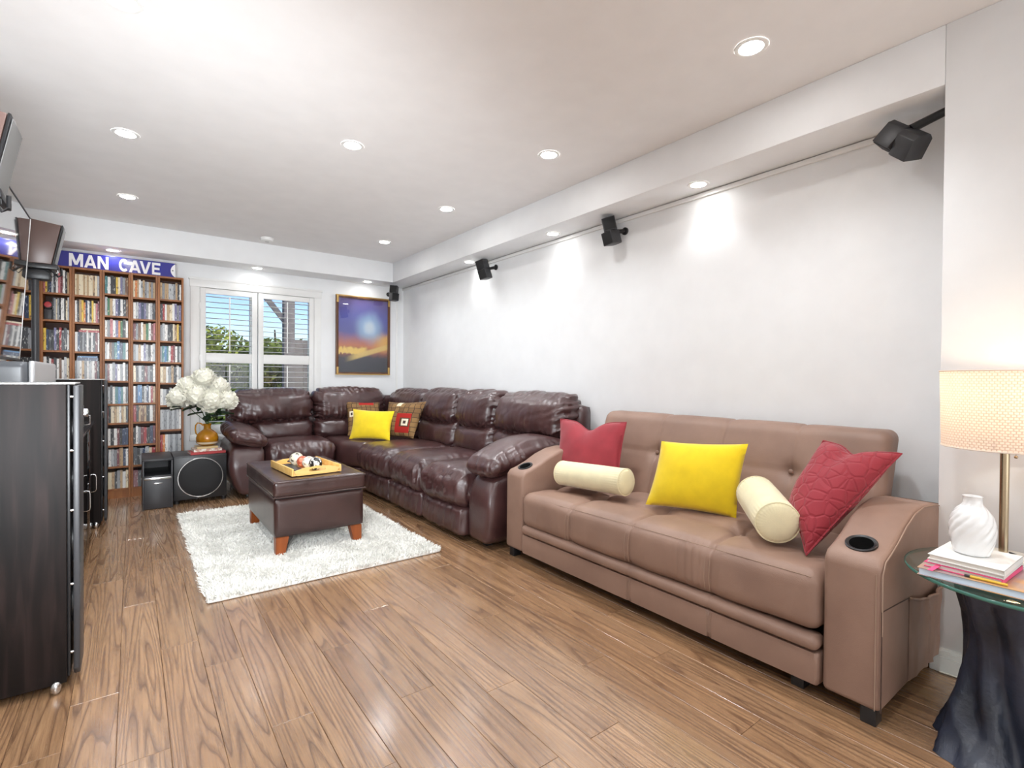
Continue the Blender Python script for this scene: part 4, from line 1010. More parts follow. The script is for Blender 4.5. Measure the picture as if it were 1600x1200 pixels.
rotm = Matrix.Translation((xo, BF+.03, 1.685)) @ Matrix.Rotation(PI/2, 4, 'X')
MB().lathe([(0, -.03), (.034, -.03), (.036, -.01), (.036, .006), (.028, .010), (.0, .010)], n=28, mtx=rotm, cap=False).obj('ring', m_black, oo)
MB().lathe([(0, .0105), (.025, .0105), (.022, .016), (0, .018)], n=24, mtx=rotm, cap=False).obj('red_face', M('ornament_red', lin(178, 46, 52), .3), oo)

# sign: two blue enamel plates with white capitals
SGX0, SGX1, SGZ0, SGZ1, SGY = -.55, .328, 2.0205, 2.166, 5.775
sg = thing('street_style_sign', 'long blue sign with white capitals MAN CAVE on top of the bookcases', 'sign', ((SGX0+SGX1)/2, SGY, SGZ0))
SGT = math.radians(-4)
SGM = Matrix.Translation((0, SGY, SGZ0)) @ Matrix.Rotation(SGT, 4, 'X')
m_sign = M('blue_enamel', lin(52, 54, 150), .16, coat=.6); m_letter = M('white_lettering', lin(244, 244, 246), .3)
MB().box((SGX0, 0, 0), (.066, .004, .142), .0012, 1, SGM).obj('plate', m_sign, sg)
MB().box((.068, 0, 0), (SGX1, .004, .142), .0012, 1, SGM).obj('plate', m_sign, sg)
MB().box((.0655, -.0006, 0), (.0685, .0035, .142), 0, 1, SGM).box((SGX1-.003, -.0006, 0), (SGX1, .0045, .142), 0, 1, SGM).obj('plate_edge', m_black, sg)
arc = [(SGX1-.004, .004)]
for i in range(13):
    a = math.radians(-62+124*i/12); arc.append((SGX1+.042-.082*math.cos(a), .071+.076*math.sin(a)))
arc.append((SGX1-.004, .138))
MB().prism(arc, 'y', -.0012, .001, mtx=SGM).obj('end_flash', m_letter, sg)
MB().prism([(SGX1-.024+.006*math.cos(i*PI/6), .071+.006*math.sin(i*PI/6)) for i in range(12)], 'y', -.002, .0012, mtx=SGM).obj('bolt_hole', m_black, sg)
# bold block capitals built from strokes: unit cell 0..1 x 0..1
def bar(p, q, w):
    (x0, y0), (x1, y1) = p, q; d = math.hypot(x1-x0, y1-y0); nx, ny = -(y1-y0)/d*w/2, (x1-x0)/d*w/2
    return [(x0+nx, y0+ny), (x0-nx, y0-ny), (x1-nx, y1-ny), (x1+nx, y1+ny)]
def glyph(ch):
    T = .27
    if ch == 'M': return [[(0, 0), (.2, 0), (.2, 1), (0, 1)], [(.8, 0), (1, 0), (1, 1), (.8, 1)], [(.02, 1), (.26, 1), (.60, .12), (.40, .12)], [(.98, 1), (.74, 1), (.40, .12), (.60, .12)]]
    if ch == 'A': return [[(0, 0), (.24, 0), (.60, 1), (.38, 1)], [(1, 0), (.76, 0), (.40, 1), (.62, 1)], [(.2, .18), (.8, .18), (.8, .36), (.2, .36)]]
    if ch == 'N': return [[(0, 0), (.24, 0), (.24, 1), (0, 1)], [(.76, 0), (1, 0), (1, 1), (.76, 1)], [(0, 1), (.27, 1), (1, 0), (.73, 0)]]
    if ch == 'V': return [[(0, 1), (.25, 1), (.60, 0), (.38, 0)], [(1, 1), (.75, 1), (.40, 0), (.62, 0)]]
    if ch == 'E': return [[(0, 0), (.28, 0), (.28, 1), (0, 1)], [(.2, 0), (1, 0), (1, .2), (.2, .2)], [(.2, .8), (1, .8), (1, 1), (.2, 1)], [(.2, .41), (.9, .41), (.9, .6), (.2, .6)]]
    out = []; K = 22                                                     # C: a thick open ring
    for i in range(K):
        a, b = math.radians(48+264*i/K), math.radians(48+264*(i+1)/K+.4)
        out.append([(.52+.52*math.cos(a), .5+.52*math.sin(a)), (.52+.52*math.cos(b), .5+.52*math.sin(b)), (.52+.28*math.cos(b), .5+.30*math.sin(b)), (.52+.28*math.cos(a), .5+.30*math.sin(a))])
    return out
def word(chars, zb, h):
    m = MB()
    for (ch, x0, x1) in chars:
        for k, poly in enumerate(glyph(ch)): m.prism([(x0+(x1-x0)*px, zb+h*py) for px, py in poly], 'y', -.0016-.00005*k, .0006, mtx=SGM)
    return m.obj('lettering', m_letter, sg, False)
word((('M', -.438, -.345), ('A', -.338, -.255), ('N', -.247, -.172)), .016, .112)
word((('C', -.098, -.028), ('A', -.026, .060), ('V', .052, .136), ('E', .144, .208)), .016, .112)

# ------------------------------------------------------------------ framed poster (plain stand-in print)
PX0, PX1, PZ0, PZ1 = 1.882, 2.546, 1.126, 2.056
po = thing('framed_poster', 'brown and gold framed poster in purple, orange and blue right of the window', 'poster', ((PX0+PX1)/2, YF-.012, PZ0))
m_fr = wood_mat('frame_brown', lin(74, 46, 30), lin(98, 62, 40), lin(120, 78, 50), 'z', .35); m_gold = M('frame_gold', lin(206, 170, 104), .3, .7)
fw = .03
for lo, hi in (((PX0, PZ0), (PX0+fw, PZ1)), ((PX1-fw, PZ0), (PX1, PZ1)), ((PX0+fw, PZ0), (PX1-fw, PZ0+fw)), ((PX0+fw, PZ1-fw), (PX1-fw, PZ1))):
    box('frame_bar', (lo[0], YF-.03, lo[1]), (hi[0], YF-.001, hi[1]), m_fr, po, .004)
MB().box((PX0, YF-.032, PZ1-.011), (PX1, YF-.004, PZ1+.002), .002).box((PX0+.0, YF-.032, PZ0-.002), (PX1, YF-.004, PZ0+.010), .002).obj('gilt_edge', m_gold, po)
for x, z in ((PX0, PZ0), (PX1, PZ0), (PX0, PZ1), (PX1, PZ1)):
    sx = 1 if x == PX0 else -1; sz = 1 if z == PZ0 else -1
    MB().box((min(x+sx*.008, x+sx*.03), YF-.0335, min(z, z+sz*.09)), (max(x+sx*.008, x+sx*.03), YF-.028, max(z, z+sz*.09)), .001).obj('gilt_corner', m_gold, po)
def poster_mat():
    m, n, b = base_mat('poster_print'); tc = N(n, 'ShaderNodeTexCoord'); sx = N(n, 'ShaderNodeSeparateXYZ'); n.links.new(tc.outputs['Generated'], sx.inputs[0])
    def math_(op, a, b_=None):
        q = N(n, 'ShaderNodeMath', _operation=op)
        for i, v in enumerate((a, b_)):
            if v is None: continue
            if isinstance(v, (int, float)): q.inputs[i].default_value = v
            else: n.links.new(v, q.inputs[i])
        return q.outputs[0]
    X, Z = sx.outputs[0], sx.outputs[2]
    zn = N(n, 'ShaderNodeTexNoise', Scale=5., Detail=4.); n.links.new(tc.outputs['Generated'], zn.inputs['Vector'])
    zz = math_('ADD', Z, math_('MULTIPLY', math_('SUBTRACT', zn.outputs['Fac'], .5), .12))
    r = ramp(n, [(0, lin(44, 44, 56)), (.2, lin(58, 54, 66)), (.27, lin(150, 82, 62)), (.36, lin(206, 122, 84)), (.44, lin(176, 112, 116)), (.56, lin(96, 96, 164)), (.75, lin(96, 98, 176)), (1, lin(112, 92, 142))]); n.links.new(zz, r.inputs[0]); col = r.outputs[0]
    def mix(fac, a, color):
        x = N(n, 'ShaderNodeMix', _data_type='RGBA'); n.links.new(fac, x.inputs[0]); n.links.new(a, x.inputs[6]); x.inputs[7].default_value = color; return x.outputs[2]
    def soft(v, lo, hi):
        q = N(n, 'ShaderNodeMapRange', _interpolation_type='SMOOTHSTEP'); n.links.new(v, q.inputs[0]); q.inputs[1].default_value = lo; q.inputs[2].default_value = hi; return q.outputs[0]
    # warm right side, pale moon-like glow, flame band, dark rising hill, light print blocks
    col = mix(math_('MULTIPLY', soft(X, .55, 1.), math_('MULTIPLY', soft(zz, .25, .38), soft(zz, .6, .46))), col, lin(236, 180, 96))
    d = math_('SQRT', math_('ADD', math_('POWER', math_('MULTIPLY', math_('SUBTRACT', X, .62), .75), 2.), math_('POWER', math_('SUBTRACT', zz, .62), 2.)))
    col = mix(math_('MULTIPLY', soft(d, .27, .06), .85), col, lin(176, 206, 232))
    ray = math_('SUBTRACT', math_('ADD', math_('MULTIPLY', X, .42), .34), Z)
    fl_ = N(n, 'ShaderNodeTexNoise', Scale=14., Detail=3.); n.links.new(tc.outputs['Generated'], fl_.inputs['Vector'])
    fz = math_('ADD', Z, math_('MULTIPLY', math_('SUBTRACT', fl_.outputs['Fac'], .5), .16))
    col = mix(math_('MULTIPLY', math_('MULTIPLY', soft(fz, .24, .27), soft(fz, .36, .30)), soft(X, .62, .5)), col, lin(244, 204, 110))
    col = mix(math_('MULTIPLY', math_('MULTIPLY', soft(math_('ABSOLUTE', math_('SUBTRACT', Z, math_('ADD', .14, math_('MULTIPLY', X, .22)))), .05, .02), soft(X, .1, .4)), .9), col, lin(232, 196, 116))
    col = mix(math_('MULTIPLY', soft(d, .12, .03), .6), col, lin(236, 238, 240))
    n.links.new(col, b.inputs['Base Color']); b.inputs['Roughness'].default_value = .35; return m
box('print', (PX0+fw-.002, YF-.014, PZ0+fw-.002), (PX1-fw+.002, YF-.010, PZ1-fw+.002), poster_mat(), po)
box('glazing', (PX0+fw-.002, YF-.020, PZ0+fw-.002), (PX1-fw+.002, YF-.018, PZ1-fw+.002), m_pane, po)

# ------------------------------------------------------------------ cube speakers on the long wall
def cube_pair(name, label, cen, mtx3, sz, twist, plate, group='cube speakers around the room', arm=None, dep=1.25):
    t = thing(name, label, 'speaker', cen, group)
    B = Matrix.Translation(V(cen)) @ mtx3
    for k, s in enumerate((-1, 1)):
        Mx = B @ Matrix.Translation((0, 0, s*sz*.505)) @ Matrix.Rotation(twist[k], 4, 'Z')
        prof = [(-sz/2, -sz*dep/2), (sz/2, -sz*dep/2), (sz/2, sz*dep*.32), (sz*.30, sz*dep*.5), (-sz*.30, sz*dep*.5), (-sz/2, sz*dep*.32)]
        o = MB().prism(prof, 'z', -sz/2, sz/2, .003, 2, Mx).obj('cube', m_charcoal, t)
        MB().box((-sz*.44, -sz*dep/2-.003, -sz*.44), (sz*.44, -sz*dep/2+.002, sz*.44), .002, 2, Mx).obj('grille', m_blackmatt, o)
    # ball joint, arm and wall plate
    p0 = B @ V((0, sz*.5, 0)); p1 = V(plate[0]); nrm = V(plate[1])
    pts = [p0, p0.lerp(p1, .45)+V((0, 0, .004)), p1] if arm is None else [p0]+[V(a) for a in arm]+[p1]
    MB().tube(pts, [.016, .013, .016] if arm is None else [.018]+[.017]*len(arm)+[.016], 10).obj('arm', m_black, t)
    MB().lathe([(0, 0), (.026, 0), (.026, .010), (.02, .014), (0, .014)], n=20, mtx=Matrix.Translation(p1) @ nrm.to_track_quat('Z', 'Y').to_matrix().to_4x4(), cap=False).obj('wall_plate', m_black, t)
    return t
Rz = lambda d: Matrix.Rotation(math.radians(d), 4, 'Z'); Rx = lambda d: Matrix.Rotation(math.radians(d), 4, 'X'); Ry = lambda d: Matrix.Rotation(math.radians(d), 4, 'Y')
ax_ = (V((.8, -.6, 0))*.50+V((0, 0, -1))*.22+V((-.9, -.26, -.36))*.62).normalized(); fr0 = V((.8, -.6, 0))*.25+V((0, 0, -1))*.75+V((-.9, -.26, -.36))*.3
fr0 = (fr0-ax_*fr0.dot(ax_)).normalized(); NB = Matrix(((0, 0, 0, 0),)*4); yy_ = -fr0; xx_ = yy_.cross(ax_)
NB = Matrix(((xx_.x, yy_.x, ax_.x, 0), (xx_.y, yy_.y, ax_.y, 0), (xx_.z, yy_.z, ax_.z, 0), (0, 0, 0, 1)))
cube_pair('cube_speaker', 'large black double cube speaker on an arm at the near end of the recess', (2.535, .715, 2.085), NB, .086, (math.radians(-16), math.radians(14)), ((2.575, .562, 2.17), (0, 1, 0)), arm=[(2.57, .64, 2.15)], dep=1.15)
cube_pair('cube_speaker', 'black double cube speaker on the long wall above the sofa bed', (2.625, 2.385, 2.108), Rz(-62) @ Ry(-12) @ Rx(8), .088, (math.radians(-28), math.radians(12)), ((2.729, 2.345, 2.118), (-1, 0, 0)))
cube_pair('cube_speaker', 'black double cube speaker on the long wall, middle of the row', (2.63, 3.955, 2.11), Rz(-70) @ Ry(-13) @ Rx(10), .088, (0, math.radians(4)), ((2.729, 3.90, 2.135), (-1, 0, 0)))
cube_pair('cube_speaker', 'small black double cube speaker in the far corner beside the poster', (2.495, 5.69, 2.098), Rz(-20) @ Ry(4), .088, (math.radians(18), math.radians(-16)), ((2.53, 5.939, 2.12), (0, -1, 0)))

# ------------------------------------------------------------------ television wall
def tower(y0, label):
    t = thing('tower_speaker', label, 'speaker', (-.39, y0+.11, 0), 'floor-standing tower speakers'); y1 = y0+.22
    box('cabinet', (-.61, y0, .028), (-.184, y1, 1.063), m_blackwood, t, .003)
    box('top_cap', (-.61, y0, 1.0632), (-.160, y1, 1.069), M('cap_silver', lin(206, 206, 206), .3, .6), t, .002)
    MB().box((-.184, y0+.018, .04), (-.175, y1-.018, 1.062), .002).obj('baffle', m_black, t)
    MB().prism([(y0+.022, .06), (y0+.04, .035), (y1-.04, .035), (y1-.022, .06), (y1-.022, 1.06), (y0+.022, 1.06)], 'x', -.168, -.150, .004, 2).obj('grille', m_charcoal, t)
    for z, r in ((.90, .062), (.72, .062), (.50, .075), (.28, .075)):
        MB().tube([(-.1715, y0+.11+r*math.cos(2*PI*i/32), z+r*math.sin(2*PI*i/32)) for i in range(32)], .004, 6, True).obj('driver_ring', m_chrome, t)
    for z in (.12, .36, .62, .83, 1.02):
        for yy in (y0+.028, y1-.028): MB().lathe([(0, 0), (.006, 0), (.005, .010), (0, .010)], n=10, mtx=Matrix.Translation((-.177, yy, z)) @ Matrix.Rotation(PI/2, 4, 'Y'), cap=False).obj('grille_peg', m_chrome, t)
    for x in (-.212, -.58):
        for y, s in ((y0, -1), (y1, 1)):
            MB().ball((x, y+s*.010, .0255), .0255, (.60, .60, 1.0), 20, 14, fn=lambda c: 1-.22*max(0, c.z)**2+.0).obj('foot', m_chrome, t)
    return t
tower(2.32, 'near black wood tower speaker with an egg-shaped chrome foot at the left edge')
tower(4.68, 'far black tower speaker standing before the bookcases, beyond the television console')
cs = thing('media_console', 'low black media console with smoked glass doors between the tower speakers', 'cabinet', (-.42, 3.6, 0))
CY0, CY1, CX0, CX1, CZ = 2.64, 4.54, -.64, -.222, .76
MB().box((CX0, CY0, .06), (CX1, CY0+.02, CZ)).box((CX0, CY1-.02, .06), (CX1, CY1, CZ)).box((CX0, CY0, .06), (CX1, CY1, .08)).box((CX0, CY0, .06), (CX0+.012, CY1, CZ)).box((CX0, CY0, .40), (CX1-.02, CY1, .415)).obj('carcass', m_blackwood, cs)
box('top', (CX0-.005, CY0-.01, CZ), (CX1+.012, CY1+.01, CZ+.018), M('console_top', lin(70, 70, 74), .12, coat=.5), cs, .003)
for i in range(3):
    a = CY0+.02+i*(CY1-CY0-.04)/3; b = CY0+.02+(i+1)*(CY1-CY0-.04)/3
    d = MB().box((CX1-.003, a+.003, .085), (CX1+.005, b-.003, CZ-.006), .001).obj('door', m_doorglass, cs)
    MB().tube([(CX1+.004, b-.05, .30), (CX1+.018, b-.05, .305), (CX1+.021, b-.05, .32), (CX1+.021, b-.05, .40), (CX1+.018, b-.05, .415), (CX1+.004, b-.05, .42)], .0036, 8).obj('handle', m_chrome, d)
for x in (CX0+.05, CX1-.05):
    for y in (CY0+.06, CY1-.06): box('leg', (x-.02, y-.02, 0), (x+.02, y+.02, .062), m_chrome, cs, .003)
rc = thing('audio_receiver', 'black audio receiver with silver knobs on the media console', 'receiver', (-.42, 3.5, CZ+.018))
box('body', (-.62, 3.12, CZ+.030), (-.235, 3.88, CZ+.165), m_charcoal, rc, .004)
MB().box((-.235, 3.13, CZ+.034), (-.228, 3.87, CZ+.160), .002).obj('faceplate', m_black, rc)
for y, r in ((3.22, .026), (3.78, .026), (3.36, .012), (3.64, .012)):
    MB().lathe([(0, 0), (r, 0), (r*.94, .022), (r*.5, .026), (0, .026)], n=24, mtx=Matrix.Translation((-.228, y, CZ+.12)) @ Matrix.Rotation(PI/2, 4, 'Y'), cap=False).obj('knob', m_chrome, rc)
for y in (3.16, 3.84): MB().tube([(-.228, y, CZ+.045), (-.20, y, CZ+.05), (-.20, y, CZ+.10), (-.228, y, CZ+.105)], .004, 8).obj('front_handle', m_chrome, rc)
for x in (-.58, -.28):
    for y in (3.18, 3.82): MB().lathe([(.018, 0), (.02, .012)], (x, y, CZ+.018), 14).obj('foot', m_black, rc)
cc = thing('centre_speaker', 'grey centre speaker with silver front on top of the audio receiver', 'speaker', (-.5, 3.47, CZ+.166))
rbox('cabinet', (-.66, 3.09, CZ+.1655), (-.372, 3.86, 1.155), .012, .03, M('speaker_grey', lin(86, 88, 92), .35), cc)
rbox('silver_front', (-.371, 3.085, CZ+.167), (-.350, 3.865, 1.158), .0095, .008, M('speaker_silver', lin(196, 196, 198), .32, .3), cc)
# television, tilted down on a wall arm
TVM = Matrix.Translation((-.545, 3.5, 1.18)) @ Matrix.Rotation(math.radians(3.4), 4, 'Y')
tv = thing('television', 'large black television tilted down on the left wall above the console', 'television', (-.545, 3.5, 1.18))
MB().box((-.045, -.71, 0), (-.002, .71, .862), .006, 2, TVM).obj('housing', m_black, tv)
MB().box((-.004, -.700, .012), (.0005, .700, .850), 0, 1, TVM).obj('screen', m_screen, tv)
MB().box((-.03, .704, 0), (.0025, .712, .862), .002, 2, TVM).box((-.03, -.712, 0), (.0025, -.704, .862), .002, 2, TVM).obj('side_bezel', M('bezel_silver', lin(212, 210, 208), .3, .5), tv)
MB().box((-.03, -.712, .856), (.0025, .712, .864), .002, 2, TVM).box((-.03, -.712, -.002), (.0025, .712, .010), .002, 2, TVM).obj('bezel', m_black, tv)
MB().box((-.815, 3.35, 1.45), (-.80, 3.65, 1.75), .003).tube([(-.80, 3.5, 1.62), (-.57, 3.5, 1.62)], .03, 10).obj('wall_mount', m_black, tv)
# wedge speakers on tall stands
def wedge(y0, dx, dz, label, lab2, wd):
    g = 'wedge speakers beside the television'
    poly = [(-.62+dx, 2.13+dz), (-.383+dx, 2.10+dz), (-.432+dx, 1.832+dz), (-.62+dx, 1.832+dz)]
    t = thing('wedge_speaker', label, 'speaker', (-.50+dx, y0+.1, 1.832+dz), g)
    MB().prism(poly, 'y', y0, y0+wd, .006, 2).obj('cabinet', M('wedge_brown', lin(104, 82, 76), .35), t)
    fx = (2.10-1.832)
    mb = MB(); q = [(-.381+dx, 2.102+dz), (-.372+dx, 2.098+dz), (-.421+dx, 1.828+dz), (-.430+dx, 1.832+dz)]
    mb.prism(q, 'y', y0-.002, y0+wd+.002, .002, 1); mb.obj('front_frame', m_black, t)
    q = [(-.3715+dx, 2.085+dz), (-.369+dx, 2.084+dz), (-.4155+dx, 1.842+dz), (-.418+dx, 1.842+dz)]
    MB().prism(q, 'y', y0+.008, y0+wd-.008).obj('grille_cloth', M('grille_grey', lin(112, 111, 110), .7), t)
    MB().prism([(-.40+dx, 2.1045+dz), (-.386+dx, 2.1025+dz), (-.386+dx, 2.107+dz), (-.40+dx, 2.109+dz)], 'y', y0+.03, y0+wd-.03).obj('badge', m_chrome, t)
    s = thing('speaker_stand', lab2, 'speaker stand', (-.52+dx, y0+.07, 0), 'tall speaker stands')
    MB().box((-.62+dx, y0, 1.80+dz), (-.40+dx, y0+wd, 1.8315+dz), .004).box((-.60+dx, y0+.03, 1.73+dz), (-.44+dx, y0+wd-.01, 1.80+dz), .01).obj('platform', m_black, s)
    MB().tube([(-.43+dx, y0+.02, 1.79+dz), (-.40+dx, y0+.02, 1.755+dz), (-.385+dx, y0+.03, 1.77+dz), (-.385+dx, y0+.03, 1.815+dz)], .007, 8).obj('hook', m_black, s)
    MB().tube([(-.46+dx, y0+.01, 1.80+dz), (-.43+dx, y0-.004, 1.745+dz), (-.40+dx, y0+.0, 1.775+dz), (-.405+dx, y0+.02, 1.80+dz)], .003, 6).obj('cable', m_black, s)
    MB().lathe([(.02, .02), (.02, 1.735+dz)], (-.52+dx, y0+.07, 0), 20).obj('pole', m_charcoal, s)
    MB().box((-.62+dx, y0+.048, 0), (-.42+dx, y0+.092, .02), .003).obj('base', m_black, s)
wedge(4.545, 0, 0, 'brown wedge speaker with black front beyond the far edge of the television', 'tall black speaker stand in front of the bookcases by the far tower speaker', .13)
wedge(2.51, .03, -.08, 'brown wedge speaker at the left edge of the picture, nearest the camera', 'tall black speaker stand behind the near tower speaker', .2)

# ------------------------------------------------------------------ subwoofer, small black cabinet, flowers
sw = thing('subwoofer', 'black cube subwoofer with a silver ring under the flower books', 'speaker', (.472, 5.33, 0))
SWF = 5.13
box('cabinet', (.275, SWF+.012, .03), (.672, 5.53, .408), m_charcoal, sw, .004); box('front_baffle', (.278, SWF, .034), (.669, SWF+.0125, .400), m_black, sw, .003)
rm = Matrix.Translation((.473, SWF, .218)) @ Matrix.Rotation(PI/2, 4, 'X')
MB().lathe([(.160, .0), (.163, .005), (.170, .005), (.173, .0)], n=64, mtx=rm, cap=False).obj('ring', m_chrome, sw)
MB().lathe([(.160, .001), (.155, .004), (.08, .0075), (0, .0085)], n=48, mtx=rm, cap=False).obj('grille', m_blackmatt, sw)
MB().box((.448, SWF-.003, .044), (.498, SWF+.001, .054), .001).obj('badge', m_chrome, sw)
for x in (.30, .65):
    for y in (5.17, 5.49): MB().lathe([(.02, 0), (.023, .03)], (x, y, 0), 16).obj('foot', m_black, sw)
bs = thing('black_cabinet_box', 'slim black speaker box with an open slot beside the subwoofer', 'speaker', (.162, 5.32, 0))
bx0, bx1, by0, by1 = .062, .268, 5.06, 5.54
MB().box((bx0, by0, 0), (bx0+.012, by1, .408), .002).box((bx1-.012, by0, 0), (bx1, by1, .408), .002).box((bx0, by0, .394), (bx1, by1, .410), .002).box((bx0, by0, .262), (bx1, by1, .275), .001).box((bx0, by1-.012, 0), (bx1, by1, .40)).obj('shell', m_charcoal, bs)
box('lower_front', (bx0+.012, by0+.003, .004), (bx1-.012, by0+.02, .244), m_charcoal, bs, .002)
box('silver_bar', (bx0+.010, by0-.004, .244), (bx1-.010, by0+.02, .262), m_chrome, bs, .002)
MB().ball(((bx0+bx1)/2, by0+.002, .212), .034, (1, .12, .17), 24, 10).obj('badge', m_chrome, bs)

gf = 'books under the flower jug'
FBM = Matrix.Translation((.52, 5.26, 0)) @ Matrix.Rotation(math.radians(4), 4, 'Z')
zb = .4085
book('book', 'red book at the bottom of the pile on the subwoofer', (-.125, -.085, zb), (.145, .10, zb+.022), M('red_cover', lin(176, 58, 58), .45), spine='-y', mtx=FBM, group=gf)
book('book', 'white patterned book in the middle of the pile on the subwoofer', (-.10, -.078, zb+.0225), (.115, .09, zb+.047), cover_mat('white_print_cover', lin(236, 230, 220), lin(196, 150, 130), 40), spine='-y', mtx=FBM, group=gf)
book('book', 'thin tan book on top of the pile under the flower jug', (-.075, -.075, zb+.0475), (.085, .085, zb+.066), M('tan_cover', lin(206, 178, 128), .5), spine='-y', mtx=FBM, group=gf)
JZ = zb+.0665; JC = V((.535, 5.265, JZ))
jg = thing('glass_jug', 'round amber glass jug with a handle holding white peonies on the books', 'vase', JC)
def amber():
    m, n, b = base_mat('amber_glass'); b.inputs['Base Color'].default_value = lin(226, 160, 40); b.inputs['Transmission Weight'].default_value = .55; b.inputs['Roughness'].default_value = .08; b.inputs['IOR'].default_value = 1.4; b.inputs['Coat Weight'].default_value = .6
    return m
m_amber = amber()
MB().lathe([(0, 0), (.045, .0), (.07, .012), (.086, .045), (.088, .07), (.078, .105), (.05, .132), (.030, .146), (.027, .17), (.034, .190), (.038, .194), (.034, .192), (.024, .172), (.024, .15), (.07, .10), (.08, .07), (.07, .03), (0, .012)], JC, 40, cap=False, mod=lambda r, z, a: r*(1+.012*math.sin(12*a)*(1 if .02 < z < .13 else 0))).obj('body', m_amber, jg)
MB().tube([JC+V(p) for p in ((-.030, -.01, .178), (-.052, -.012, .20), (-.076, -.014, .205), (-.09, -.015, .185), (-.093, -.015, .15), (-.086, -.014, .11), (-.074, -.012, .10))], .006, 8).obj('handle', m_amber, jg)
MB().lathe([(.080, .018), (.088, .03), (.0895, .036)], JC, 40, cap=False).obj('patterned_band', M('jug_band', lin(214, 196, 170), .3), jg)
m_petal = M('peony_petal', lin(253, 250, 238), .75, var=.03, vscale=30, sheen=.2); m_stem = M('stem_green', lin(70, 96, 52), .6); m_leaf = M('leaf_green', lin(40, 66, 38), .5, var=.25, vscale=20)
def petals(c, r, up, rnd):
    """full peony: overlapping ruffled petals laid over a ball, the outer ones larger and opening outwards"""
    m = MB(); up = V(up).normalized(); q = up.to_track_quat('Z', 'Y').to_matrix(); K = 64; vs = []; fs = []
    for i in range(K):
        t = (i+.5)/K; ct = 1-1.62*t; st_ = math.sqrt(max(0, 1-ct*ct)); az = i*2.39996+rnd.uniform(-.2, .2)
        nrm = V((st_*math.cos(az), st_*math.sin(az), ct)); lay = r*(.80+.20*t+rnd.uniform(-.05, .05))
        tip = (V((0, 0, 1))*(1-ct*.2)-nrm*nrm.z*.6).normalized(); side = nrm.cross(tip).normalized(); tip = side.cross(nrm)
        hw = r*(.26+.22*t)*rnd.uniform(.85, 1.2); hh = r*(.30+.24*t)*rnd.uniform(.85, 1.2); b0 = len(vs); ph = rnd.uniform(0, 6)
        for a in range(5):
            for b in range(5):
                s = a/4; w_ = (b-2)/2; wd = hw*(math.sin(PI*min(.9, .18+.62*s))**.8)
                p = nrm*lay+tip*hh*(s*1.7-.85)*(1-.12*w_*w_)+side*wd*w_
                p += nrm*(r*(-.16+.30*s**1.6-.10*w_*w_*(1-s))+r*.07*s*math.sin(4*w_+ph)+r*.05*s*math.sin(9*w_+ph*2))
                vs.append(V(c)+q @ p)
        for a in range(4):
            for b in range(4): k_ = b0+a*5+b; fs.append((k_, k_+1, k_+6, k_+5))
    m.raw(vs, fs); m.ball(V(c), r*.80, u=16, v=10, fn=lambda n_: 1+.12*noise.noise(n_*3)); return m
def leaf(m, p, d, L, wd, rnd):
    d = V(d).normalized(); s = d.cross(V((0, 0, 1)));
    if s.length < .1: s = V((1, 0, 0))
    s.normalize(); n_ = s.cross(d); vs = []; fs = []
    for i in range(7):
        t = i/6; w_ = wd*math.sin(PI*min(.99, t*.97+.02))**.8
        for k in (-1, 0, 1): vs.append(V(p)+d*L*t+s*w_*k+n_*(.012*abs(k)-.035*L*8*t*t*.3))
    for i in range(6):
        for k in range(2): a = i*3+k; fs.append((a, a+1, a+4, a+3))
    m.raw(vs, fs)
fr_ = random.Random(21); top = JC+V((0, 0, .165))
FL = [((.395, 5.20, 1.005), .088, 'white peony at the upper left of the bouquet'), ((.50, 5.16, 1.075), .088, 'white peony at the top of the bouquet'), ((.60, 5.19, 1.000), .090, 'white peony at the upper right of the bouquet'),
      ((.325, 5.21, .905), .092, 'leftmost white peony of the bouquet'), ((.44, 5.11, .93), .092, 'white peony left of the middle at the front of the bouquet'), ((.545, 5.09, .885), .095, 'lowest white peony at the front of the bouquet'), ((.665, 5.17, .885), .092, 'rightmost white peony of the bouquet'), ((.50, 5.31, .99), .085, 'white peony at the back of the bouquet')]
for i, (c, r, lb) in enumerate(FL):
    c = V(c); t = thing('white_peony', lb, 'flower', (top.x, top.y, top.z), 'white peonies in the amber jug'); up = (c-top+V((0, -.08, .02))).normalized()
    petals(c, r, up, fr_).obj('blossom', m_petal, t, True, 180)
    b0 = c-up*r*.42; MB().tube([top+V((.010*math.cos(i*2.4), .010*math.sin(i*2.4), -.06)), top+V((.010*math.cos(i*2.4), .010*math.sin(i*2.4), .03)), top.lerp(b0, .55)+V((0, 0, .01)), b0], .0032, 6).obj('stem', m_stem, t)
    for k in range(2):
        p = top.lerp(b0, fr_.uniform(.45, .8)); d = V(((c.x-top.x)*2.2+fr_.uniform(-.12, .12), fr_.uniform(-.35, -.05), fr_.uniform(-.13, .06)))
        m = MB(); leaf(m, p, d, fr_.uniform(.12, .17), .033, fr_); m.obj('leaf', m_leaf, t, True, 180)

